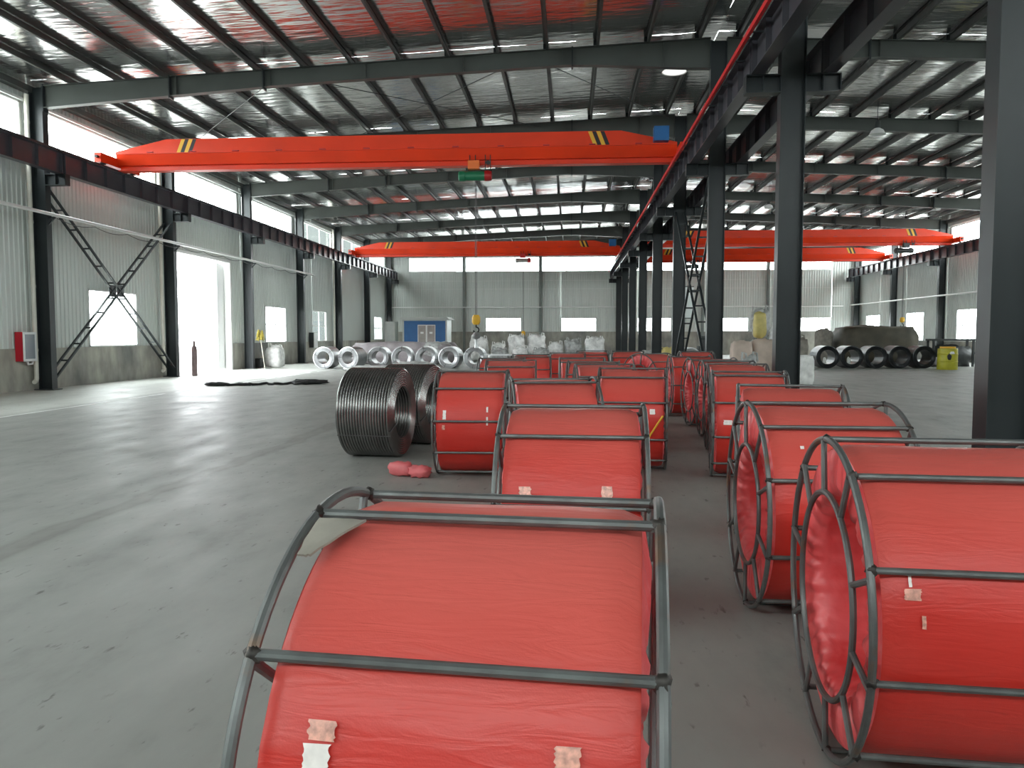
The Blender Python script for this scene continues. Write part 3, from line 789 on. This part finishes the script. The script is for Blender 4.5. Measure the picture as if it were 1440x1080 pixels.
wm = G(); wm.blob((0, 0, 0), (.019, .019, .019), 1, .5, 0, 8, 6, 3.0, False); weld_me = wm.mesh('weld', M['weld'], True, 80)
def reel(X, Y, deg, ph, label, var=0, ri=.36, jit=0, weld=True, z=0):
    o = thing('wire_reel', label, 'reel', (X, Y, z), math.radians(deg), 'red wrapped wire reels')
    rnd = random.Random(jit + 50)
    b = empty('coil', (0, 0, RO)); b.parent = o; b.name = 'wrapped_coil'
    a, f = WR_[var]; rx = rnd.uniform(0, 6.28)
    put('outer_wrap', a, b, rot=(rx, 0, 0)); put('end_film', f, b, rot=(rx, 0, 0))
    for s in (-1, 1):
        put('outer_ring', outer_me, o, (s * RW, 0, RO), rot=(rnd.uniform(0, 6), 0, 0))
        put('inner_ring', ring_me[ri], o, (s * (RW + .004), 0, RO))
    for i in range(NB):
        t = math.radians(ph + 360 / NB * i + (rnd.uniform(-3, 3) if jit else 0))      # 0 faces -Y, 90 is the top
        y, zz = -(RO - RPIPE) * math.cos(t), RO + (RO - RPIPE) * math.sin(t)
        put('cross_bar', bar_me, o, (0, y, zz))
        for s in (-1, 1):
            sp = put('spoke', SP[ri], o, (s * (RW + .003), 0, RO), rot=(PI/2 - t + rnd.uniform(-.06, .06), 0, 0))
            if weld:
                put('weld', weld_me, o, (s * (RW - .004), y, zz)).rotation_euler = (rnd.uniform(0, 6), rnd.uniform(0, 6), 0)
    return o
def patch(o, x, t0, wx, dt, mat, name='tape_patch'):         # piece of tape or scuffed label lying on the wrap
    b = [c for c in o.children if c.name.startswith('wrapped_coil')][0]; g = G(); n = 6; vs = []
    rq = random.Random(int(t0 * 10 + x * 1000)); n = 9
    for i in range(n + 1):
        t = math.radians(t0 + dt * i / n); r = .5965; e0 = rq.uniform(-.09, .05) * wx; e1 = rq.uniform(-.05, .09) * wx; q = math.radians(rq.uniform(-.08, .08))
        vs += [(x - wx/2 + e0, -r * math.cos(t + q), r * math.sin(t + q)), (x + wx/2 + e1, -r * math.cos(t - q), r * math.sin(t - q))]
    g.add(vs, [(2*i, 2*i+1, 2*i+3, 2*i+2) for i in range(n)]); put(name, g.mesh(name, M[mat], True), b)
R_A = reel(-.19, 1.93, -5, 3, 'largest red wrapped reel right in front of the viewer', 0, .36, 1)
R_B = reel(1.42, 3.13, -4, 25, 'big red reel cut off by the right picture edge', 3, .40, 2)
R_Q = reel(1.48, 4.84, -1, 22, 'red reel behind the one at the right edge, round open end showing', 1, .36, 3)
R_2 = reel(.02, 4.66, -2, 12, 'red reel directly behind the largest front reel', 2, .36, 4)
R_P = reel(1.78, 6.55, -11, 90, 'red reel third back in the right row, top bar level with column foot', 0, .36, 5)
R_D = reel(-.18, 7.65, 9, 70, 'red reel standing slightly turned behind the second reel of the left group', 1, .36, 6)
R_C = reel(-1.15, 9.25, 1, 6, 'red reel beside the bare dark wire coils, with white scuffs', 2, .36, 7)
R_E = reel(.76, 9.8, -5, 20, 'red reel with a yellow strap beside the central aisle', 0, .36, 8)
R_O = reel(2.05, 9.28, -8, 30, 'red reel right of the aisle with a white label patch', 1, .36, 9)
reel(2.36, 11.45, -5, 50, 'red reel of the right row, just behind the white patched one', 2, .36, 10, False)
reel(2.52, 12.95, 0, 10, 'red reel of the right row two behind the white patched one', 0, .36, 11, False)
reel(2.54, 14.5, 5, 35, 'red reel of the right row with its oval opening towards the aisle', 1, .36, 12, False)
reel(2.42, 16.3, 0, 40, 'red reel of the right row seen at the end of the aisle', 2, .36, 13, False)
reel(-.98, 12.9, 2, 20, 'red reel behind the scuffed one, its top bar pale', 0, .36, 14, False)
reel(-1.25, 14.3, -2, 80, 'red reel at the left end of the back group', 1, .36, 15, False)
reel(-.85, 17.0, 3, 30, 'red reel in the back group with a sloping top edge', 2, .36, 16, False)
reel(-.08, 18.4, -3, 15, 'red reel in the back group standing before the white sacks', 0, .36, 17, False)
reel(.2, 14.3, 2, 60, 'red reel in the middle of the back group', 1, .36, 18, False)
reel(.36, 12.6, -4, 5, 'red reel between the middle back reel and the flat topped one', 2, .36, 19, False)
reel(.47, 11.25, 4, 50, 'red reel just behind the yellow strapped one', 0, .36, 20, False)
reel(.55, 20.6, 2, 55, 'red reel farthest back, left one of the adjoining pair', 1, .36, 21, False)
reel(1.46, 20.5, -2, 10, 'red reel farthest back, right one of the adjoining pair', 2, .36, 22, False)
reel(1.85, 18.1, 38, 45, 'red reel turned so that its pleated end faces the viewer', 0, .36, 23, False)
reel(3.15, 20.2, 2, 45, 'red reel by the foot of the cross braced columns', 1, .36, 24, False)
# scuffs and tape
patch(R_A, -.235, 25.5, .052, 3.5, 'tape'); patch(R_A, -.24, 20.5, .05, 4.5, 'tapew')
patch(R_A, .235, 24, .045, 4, 'tape'); patch(R_A, .235, 19, .045, 4.5, 'tapew')
patch(R_2, -.24, 16, .06, 6, 'tape'); patch(R_2, .19, 16, .055, 7, 'tape')
patch(R_B, -.275, 16.5, .05, 3.5, 'tape'); patch(R_B, -.245, 8, .012, 4, 'tape'); patch(R_B, -.28, 20.5, .010, 4, 'tapew')
patch(R_C, -.27, 8, .035, 10, 'tapew'); patch(R_C, .21, 2, .02, 9, 'tapew'); patch(R_C, .21, 16, .02, 6, 'tapew'); patch(R_C, -.28, -3, .03, 5, 'tape')
patch(R_O, -.25, 4, .09, 5, 'tapew'); patch(R_E, .24, 10, .06, 6, 'tapew')
patch(R_Q, -.2, -6, .02, 2, 'tapew'); patch(R_Q, -.2, 42, .02, 2, 'tapew')
b = [c for c in R_E.children if c.name.startswith('wrapped_coil')][0]
g = G(); g.tube([(.36, -.60 * math.cos(.15), .60 * math.sin(.15)), (.30, -.605, .0), (.2, -.60 * math.cos(.28), -.60 * math.sin(.28))], .012, 6); put('strap', g.mesh('strap', M['yellow'], True), b)
# grey scrap tucked into the corner of the front reel
g = G(); vs = []; nx, ny = 10, 6
for j in range(ny + 1):
    for i in range(nx + 1):
        u, v = i / nx, j / ny
        t = math.radians(61 + 12.5 * v); r = .622 + .006 * noise.noise(Vector((u * 4, v * 4, 2)))
        x = -.385 + (.03 + .085 * v) * u
        vs.append((x, -r * math.cos(t), RO + r * math.sin(t)))
n = nx + 1
fs = [(j*n+i, j*n+i+1, (j+1)*n+i+1, (j+1)*n+i) for j in range(ny) for i in range(nx)]
m_ = len(vs); vs2 = [(a, b_ * .99, RO + (c - RO) * .99) for a, b_, c in vs]
fs2 = [tuple(q + m_ for q in reversed(f_)) for f_ in fs]
ed = [i for i in range(n)] + [j * n + nx for j in range(1, ny + 1)] + [ny * n + i for i in range(nx - 1, -1, -1)] + [j * n for j in range(ny - 1, 0, -1)]
fs3 = [(ed[i], ed[i] + m_, ed[(i+1) % len(ed)] + m_, ed[(i+1) % len(ed)]) for i in range(len(ed))]
cs = G().add(vs + vs2, fs + fs2 + fs3).mesh('cloth_scrap', M['cardgrey'], True)
tag(put('cloth_scrap', cs, None, (-.19, 1.93, 0), math.radians(-5)), 'grey cloth scrap tucked under the corner bar of the front reel', 'cloth')
# rolled sheet on the floor
pr = thing('sheet_roll', 'crumpled pink red sheet roll lying on the floor beside a reel', 'roll', (-1.87, 9.0, 0), math.radians(-12))
G().blob((-.12, 0, .085), (.16, .085, .085), 3, .25, .3, 20, 12, 3).build('sheet', M['pinkroll'], pr, True, ang=80)
G().blob((.13, -.02, .07), (.13, .10, .07), 5, .4, .3, 20, 12, 4).build('loose_end', M['pinkroll'], pr, True, ang=80)

# ------------------------------------------------------------------ bare dark wire coils
def wire_coil_mesh(half, ro, ri, n_w, n_r):
    prof = []
    dw = 2 * half / n_w
    for i in range(n_w):
        for q in range(5):
            t = PI * q / 5; prof.append((ro + dw * .5 * abs(math.sin(t)), -half + dw * (i + q / 5)))
    prof.append((ro, half)); dr = (ro - ri) / n_r
    for i in range(n_r):
        for q in range(1, 5):
            t = PI * q / 5; prof.append((ro - dr * (i + q / 5), half + dr * .35 * math.sin(t)))
        prof.append((ro - dr * (i + 1), half))
    for i in range(n_w):
        for q in range(1, 6):
            t = PI * q / 5; prof.append((ri - dw * .4 * math.sin(t), half - dw * (i + q / 5)))
    for i in range(n_r):
        for q in range(1, 5):
            t = PI * q / 5; prof.append((ri + dr * (i + q / 5), -half - dr * .35 * math.sin(t)))
        if i < n_r - 1: prof.append((ri + dr * (i + 1), -half))
    return G().lathe(prof, 110, 'x', (0, 0, ro + dw * .5), True).mesh('wire_winding', M['darkwire'], True, 85)
wcm = wire_coil_mesh(.36, .585, .35, 19, 8)
for (x, y, dg, lab) in ((-2.64, 10.55, 6, 'bare dark steel wire coil, the front one beside the red reels'), (-2.42, 11.85, 12, 'bare dark steel wire coil standing half behind the front dark coil')):
    o = thing('wire_coil', lab, 'coil', (x, y, 0), math.radians(-dg), 'bare dark wire coils')
    put('wire_winding', wcm, o)
    g = G()
    for xb in (-.12,):
        pts = []
        for t in range(0, 13):
            a = math.radians(-60 + 0 * t)
        g.tube([(-.365, -.59 * math.cos(math.radians(-26)), .6 + .6 * math.sin(math.radians(-26))), (.365, -.60 * math.cos(math.radians(-26)), .6 + .6 * math.sin(math.radians(-26)))], .006, 6)
    g.build('tie_wire', M['cable'], o, True)
    g = G(); a = math.radians(-20)
    g.tube([(.375, -.60 * math.cos(a), .6 + .6 * math.sin(a)), (.385, -.34 * math.cos(a), .6 + .34 * math.sin(a)), (.2, -.335 * math.cos(a), .6 + .335 * math.sin(a))], .006, 6)
    g.build('tie_wire', M['cable'], o, True)

# ------------------------------------------------------------------ strip coils at the back
def strip_coil_mesh(ro, ri, ln, mat):
    prof = [(ro, ln)]; prof.append((ro, 0)); n = 9; rnd = random.Random(9)
    for i in range(1, n):
        r = ro + (ri - ro) * i / n; d = rnd.uniform(-.012, .012); prof += [(r + .004, d), (r - .004, rnd.uniform(-.012, .012))]
    prof += [(ri, 0), (ri, ln)]
    return G().lathe(prof, 56, 'y', (0, 0, ro), True).mesh('strip_winding', M[mat], True, 30)
scm = strip_coil_mesh(.54, .315, 1.05, 'silver'); bcm = strip_coil_mesh(.56, .36, 1.1, 'blackcoil')
for i, (x, y, dg) in enumerate(((-12.1, 37.7, -4), (-10.9, 37.8, -10), (-9.62, 38.6, 2), (-8.42, 38.7, 5), (-7.24, 38.9, 3), (-6.05, 38.6, -5), (-4.78, 38.6, 0))):
    o = thing('strip_coil', 'silver galvanised strip coil, %s from the left in the row' % ['first', 'second', 'third', 'fourth', 'fifth', 'sixth', 'seventh'][i], 'coil', (x, y, 0), math.radians(dg), 'silver strip coils')
    put('strip_winding', scm, o)
    for q in range(3):
        a = math.radians(40 + 120 * q + i * 17)
        g = G(); g.tube([(.33 * math.cos(a), -.02, .54 + .33 * math.sin(a)), (.53 * math.cos(a), -.022, .54 + .53 * math.sin(a)), (.548 * math.cos(a), .02, .54 + .548 * math.sin(a)), (.548 * math.cos(a), 1.03, .54 + .548 * math.sin(a))], .009, 5); g.build('steel_band', M['cable'], o, True)
o = thing('strip_coil', 'silver strip coil behind the cross braced middle columns', 'coil', (5.55, 37.0, 0), .3, 'silver strip coils'); put('strip_winding', scm, o)
for i in range(5):
    o = thing('steel_coil', 'black steel strip coil, %s from the left in the right row' % ['first', 'second', 'third', 'fourth', 'fifth'][i], 'coil', (12.72 + 1.19 * i, 40.1 + .08 * i, 0), math.radians(1 + (i % 2)), 'black steel coils')
    put('strip_winding', bcm, o)
    if i < 2:
        g = G(); g.blob((-.12, .12, .34), (.09, .03, .20), i, .5, .2, 12, 8, 3, False); g.build('paper_scrap', M['bag'], o, True)

# ------------------------------------------------------------------ blue transformer kiosk and what lies before it
kx, ky = -11.35, 60.5
ks = thing('transformer_kiosk', 'blue transformer kiosk with pale grey corners in the far left corner', 'kiosk', (kx, ky, 0))
G().mm(-1.75, 1.75, .02, 2.2, .15, 2.85).build('body', M['kioskgrey'], ks)
G().mm(-1.85, 1.85, -.03, 2.3, 0, .15).build('plinth', M['dado'], ks)
G().prism([(-2.0, 2.85), (2.0, 2.85), (1.75, 3.05), (-1.75, 3.05)], 'y', -.25, 2.4).build('roof', M['kioskgrey'], ks)
G().mm(-1.62, -.55, 0, .03, .25, 2.75).build('blue_panel', M['blue'], ks); G().mm(.85, 1.62, 0, .03, .25, 2.75).build('blue_panel', M['blue'], ks)
G().mm(-.55, .85, 0, .03, 2.45, 2.75).build('blue_panel', M['blue'], ks)
for x in (-.52, .18):
    dd = G().mm(x, x + .64, -.03, .0, .3, 2.42).build('door', M['doorgrey'], ks)
    g = G(); g.mm(x - .02, x + .03, -.04, -.01, .3, 2.44).mm(x + .61, x + .66, -.04, -.01, .3, 2.44).mm(x, x + .64, -.04, -.01, 2.39, 2.44); g.build('door_trim', M['white'], dd)
    G().mm(x + .2, x + .44, -.038, -.03, 1.75, 1.9).build('name_plate', M['white'], dd)
kc = thing('control_cabinet', 'pale grey cabinet standing left of the blue kiosk', 'cabinet', (-14.45, 60.3, 0))
G().mm(0, .8, 0, 1.2, 0, 2.7).build('body', M['kioskgrey'], kc); G().mm(.02, .78, -.02, 0, .1, 1.55).build('door', M['kioskgrey'], kc); G().mm(.02, .78, -.02, 0, 1.6, 2.66).build('door', M['kioskgrey'], kc)
# sheeted stack in front of the kiosk
ts = thing('sheeted_stack', 'long low stack under mauve grey sheeting before the blue kiosk', 'stack', (-9.6, 45, 0))
G().blob((0, 0, .62), (3.1, 1.2, .62), 2, .18, .75, 44, 16, 3).build('sheeting', M['tarpgrey'], ts, True, ang=80)
G().blob((1.9, -.5, .75), (1.0, .7, .5), 7, .3, .5, 24, 12, 4).build('sheeting_fold', M['plastic'], ts, True, ang=80)
# flattened sheets on the floor behind the dark coils
fs_ = thing('sheet_pile', 'grey crumpled plastic sheets lying before the silver coils', 'sheet', (-7.9, 33.5, 0))
G().blob((0, 0, .16), (1.9, .5, .17), 4, .35, .3, 36, 10, 3).build('sheet', M['plastic'], fs_, True, ang=80)
G().blob((1.2, -.3, .25), (1.0, .5, .26), 8, .4, .2, 26, 10, 3).build('sheet', M['plastic'], fs_, True, ang=80)
# black crumpled strap on the floor
bs = thing('crumpled_strap', 'long crumpled black strap lying on the floor left of the coils', 'strap', (0, 0, 0))
random.seed(21); n = 30; g = G(); vs = []
P0, P1 = Vector((-11.7, 24.6, 0)), Vector((-8.6, 25.7, 0))
g.tube([P0.lerp(P1, i / n) + Vector((0, .16 * math.sin(i * .9) + random.uniform(-.05, .05), .045 + .02 * math.sin(i * 1.7))) for i in range(n + 1)], .045, 7); g.build('strand', M['blacktarp'], bs, True)
G().blob((-8.75, 25.85, .08), (.62, .22, .085), 3, .4, .2, 24, 10, 4).build('folded_end', M['blacktarp'], bs, True, ang=80)
G().blob((-11.5, 24.75, .06), (.38, .16, .07), 5, .5, .2, 20, 10, 4).build('folded_end', M['blacktarp'], bs, True, ang=80)
G().blob((-10.7, 24.9, .04), (.35, .10, .05), 6, .5, .2, 20, 10, 4).build('folded_middle', M['blacktarp'], bs, True, ang=80)

# ------------------------------------------------------------------ sacks and bundles
def sack(x, y, w_, d_, h, label, mat='bag', seed=1, ears=True, z=0, sq=.75, amp=.12, cat='sack', group=None, name='bulk_sack'):
    o = thing(name, label, cat, (x, y, z), 0, group)
    G().blob((0, 0, h / 2), (w_ / 2 * .92, d_ / 2 * .92, h / 2), seed, amp, sq, 24, 14, 2.5).build('body', M[mat], o, True, ang=80)
    if ears:
        rnd = random.Random(seed)
        for sx in (-1, 1):
            px = sx * w_ * .33; g = G()
            hh = rnd.uniform(.10, .22)
            g.tube([(px - .08, rnd.uniform(-.1, .1), h * .9), (px - .05, 0, h + hh), (px + .06, 0, h + hh * .8), (px + .1, .05, h * .88)], .035, 6); g.build('lifting_loop', M[mat], o, True)
        G().blob((rnd.uniform(-.1, .1), 0, h * .97), (w_ * .25, d_ * .25, .14), seed + 3, .5, 0, 14, 8, 3, False).build('tied_mouth', M[mat], o, True, ang=80)
    return o
sack(-15.1, 38.6 + .6, .85, .9, 1.05, 'pale full bulk sack against the left wall beyond the doorway', 'bag', 2)
sack(-15.55, 38.25, .45, .4, .5, 'small black bag beside the pale bulk sack at the left wall', 'blacktarp', 3, False, name='rubbish_bag')
for i, (x, w_, h, lab, mt) in enumerate((
    (-5.75, 1.25, 1.35, 'white bulk sack, first from the left before the end wall', 'bag'),
    (-4.55, 1.0, 1.0, 'grey white bulk sack standing low, second in the back row', 'bag'),
    (-3.4, 1.15, 1.45, 'white bulk sack with ragged open mouth, third in the back row', 'bag'),
    (-2.15, 1.2, 1.5, 'white bulk sack with a high crumpled top, middle of the back row', 'bag'),
    (-.95, 1.0, 1.05, 'white low bulk sack, fifth in the back row', 'bag'),
    (.15, 1.15, 1.2, 'greyish round bulk sack, sixth in the back row', 'plastic'),
    (1.45, 1.3, 1.35, 'white square bulk sack at the right end of the back row', 'bag'))):
    sack(x, 49 + .25 * (i % 2), w_ * .96, 1.1, h * 1.08, lab, mt, 10 + i, True, 0, .8, .3, group='bulk sacks before the end wall')
for i, x in enumerate((-4.3, -3.05, -1.8)):
    sack(x, 47.3, 1.05, .9, .8 + .1 * (i % 2), 'crumpled white sack lying in front of the back row, %s one' % ['left', 'middle', 'right'][i], 'bag' if i % 2 else 'plastic', 30 + i, True, 0, .6, .3, group='bulk sacks before the end wall')
# white low table edges seen above the reels
for i, (x, ln, lab) in enumerate(((-4.2, 1.9, 'white low bench edge under the sacks, left one'), (.35, 1.4, 'white low bench edge under the sacks, right one'))):
    t = thing('low_bench', lab, 'bench', (x, 44, 0))
    G().mm(-ln / 2, ln / 2, -.25, .25, .50, .58).build('top', M['white'], t)
    for sx in (-1, 1):
        for sy in (-1, 1): G().mm(sx * (ln / 2 - .08) - .03, sx * (ln / 2 - .08) + .03, sy * .2 - .03, sy * .2 + .03, 0, .50).build('leg', M['steel'], t)
# right of the middle columns
sack(6.05, 28.6, .75, .8, 1.45, 'dusty pink tall sack, left one before the second column', 'bagpink', 41, False, 0, .8, .08, group='pink sacks')
sack(6.85, 28.7, .95, .8, 1.5, 'dusty pink bulging sack touching the second column, right one', 'bagpink', 42, False, 0, .7, .14, group='pink sacks')
sack(6.72, 28.75, .48, .5, .95, 'yellow film bundle standing on the pink sack', 'bagyellow', 43, False, 1.53, .5, .12, 'bundle', None, 'film_bundle')
sack(6.95, 29.6, .7, .6, 1.0, 'grey crumpled plastic bundle leaning behind the yellow one', 'plastic', 44, True, 1.55, .3, .45, 'bundle', None, 'plastic_bundle')
sack(6.95, 29.6, .8, .7, 1.5, 'grey sack hidden beneath the crumpled plastic bundle', 'plastic', 54, False, 0, .7, .1)
sack(7.52, 26.4, .76, .7, 1.0, 'clean white bulk sack standing beside the second column', 'bag', 45, False, 0, .9, .05)
sack(7.75, 28.3, 1.0, .8, 1.5, 'grey brown heaped sack behind the white bulk sack', 'sackgrey', 46, True, 0, .5, .35)
sack(7.95, 30.2, 1.0, .8, 2.35, 'tall grey plastic wrapped pile behind the second column', 'plastic', 47, True, 0, .5, .35, 'pile', None, 'wrapped_pile')
sack(5.5, 24.8, .5, .4, .95, 'grey green plastic bundle before the pink sacks', 'plastic', 48, True, 0, .5, .3, 'bundle', None, 'plastic_bundle')
sack(4.75, 39.5, .8, .7, .95, 'yellow crumpled bundle between the middle columns', 'bagyellow', 49, True, 0, .4, .4, 'bundle', None, 'film_bundle')
sack(3.85, 41.0, 1.1, .7, .85, 'dull grey heap between the middle columns', 'plastic', 50, False, 0, .4, .35, 'heap', None, 'rubbish_heap')
mc = thing('workshop_machine', 'dark workshop machine behind the cross braced columns', 'machine', (6.9, 40.5, 0))
G().mm(-.5, .5, -.3, .3, 0, 1.1).build('body', M['machine'], mc); G().mm(-.35, .2, -.25, .2, 1.1, 1.6).build('head', M['machine'], mc); G().mm(-.7, .7, -.35, .35, .85, .93).build('table', M['machine'], mc)
nbd = thing('notice_board', 'white board fixed to a middle column beside the cross brace', 'board', (4.255, FY[3], 2.3))
G().mm(0, .32, -.02, .02, 0, 1.15).build('sheet', M['board'], nbd); G().mm(-.004, .33, -.03, .03, 1.15, 1.18).build('rail', M['steel'], nbd); G().mm(-.004, .33, -.03, .03, -.03, 0).build('rail', M['steel'], nbd)
# brown heap behind the black coils
th_ = thing('tarpaulin_heap', 'brown olive tarpaulin covered heap behind the black coils', 'heap', (17.2, 46.5, 0))
G().blob((0, 0, 1.1), (2.1, 1.5, 1.1), 6, .10, .75, 40, 18, 2.2).build('tarpaulin', M['tarp'], th_, True, ang=80)
sack(14.35, 46.0, .9, 1.0, 2.0, 'streaky white and brown sack at the end of the brown heap', 'sackgrey', 61, False, 0, .7, .2)
dm = thing('yellow_drum', 'yellow drum with dark cut-outs right of the black coils', 'drum', (17.98, 39.1, 0))
G().lathe([(0, 0), (.44, 0), (.45, .02), (.44, .36), (.46, .38), (.44, .40), (.44, .72), (.46, .74), (.44, .76), (.43, 1.0), (.36, 1.02), (0, 1.02)], 28).build('body', M['yellowdrum'], dm, True)
G().lathe([(.30, 1.02), (.34, 1.02), (.34, 1.10), (.30, 1.10)], 20, 'z', (0, 0, 0), True).build('rim', M['yellow'], dm, True)
G().blob((-.1, -.42, .62), (.10, .04, .16), 3, .4, 0, 12, 8, 2, False).build('dark_cutout', M['black'], dm, True)
G().blob((.02, -.42, .80), (.12, .04, .08), 4, .4, 0, 12, 8, 2, False).build('pale_patch', M['bag'], dm, True)
wbn = thing('workbench', 'dark cluttered workbench right of the yellow drum', 'workbench', (19.9, 43, 0))
G().mm(-1.1, 1.1, -.4, .4, 1.35, 1.45).build('top', M['machine'], wbn)
for sx in (-1, 1):
    for sy in (-1, 1): G().mm(sx * 1.0 - .05, sx * 1.0 + .05, sy * .33 - .05, sy * .33 + .05, 0, 1.35).build('leg', M['machine'], wbn)
G().blob((0, 0, .55), (1.0, .45, .55), 9, .4, .4, 22, 12, 3).build('clutter', M['machine'], wbn, True, ang=80)
sack(19.0, 42.2, 1.2, .6, .5, 'pale cloth bundle lying beside the yellow drum', 'tarpgrey', 65, False, .0, .3, .35, 'bundle', None, 'cloth_bundle')
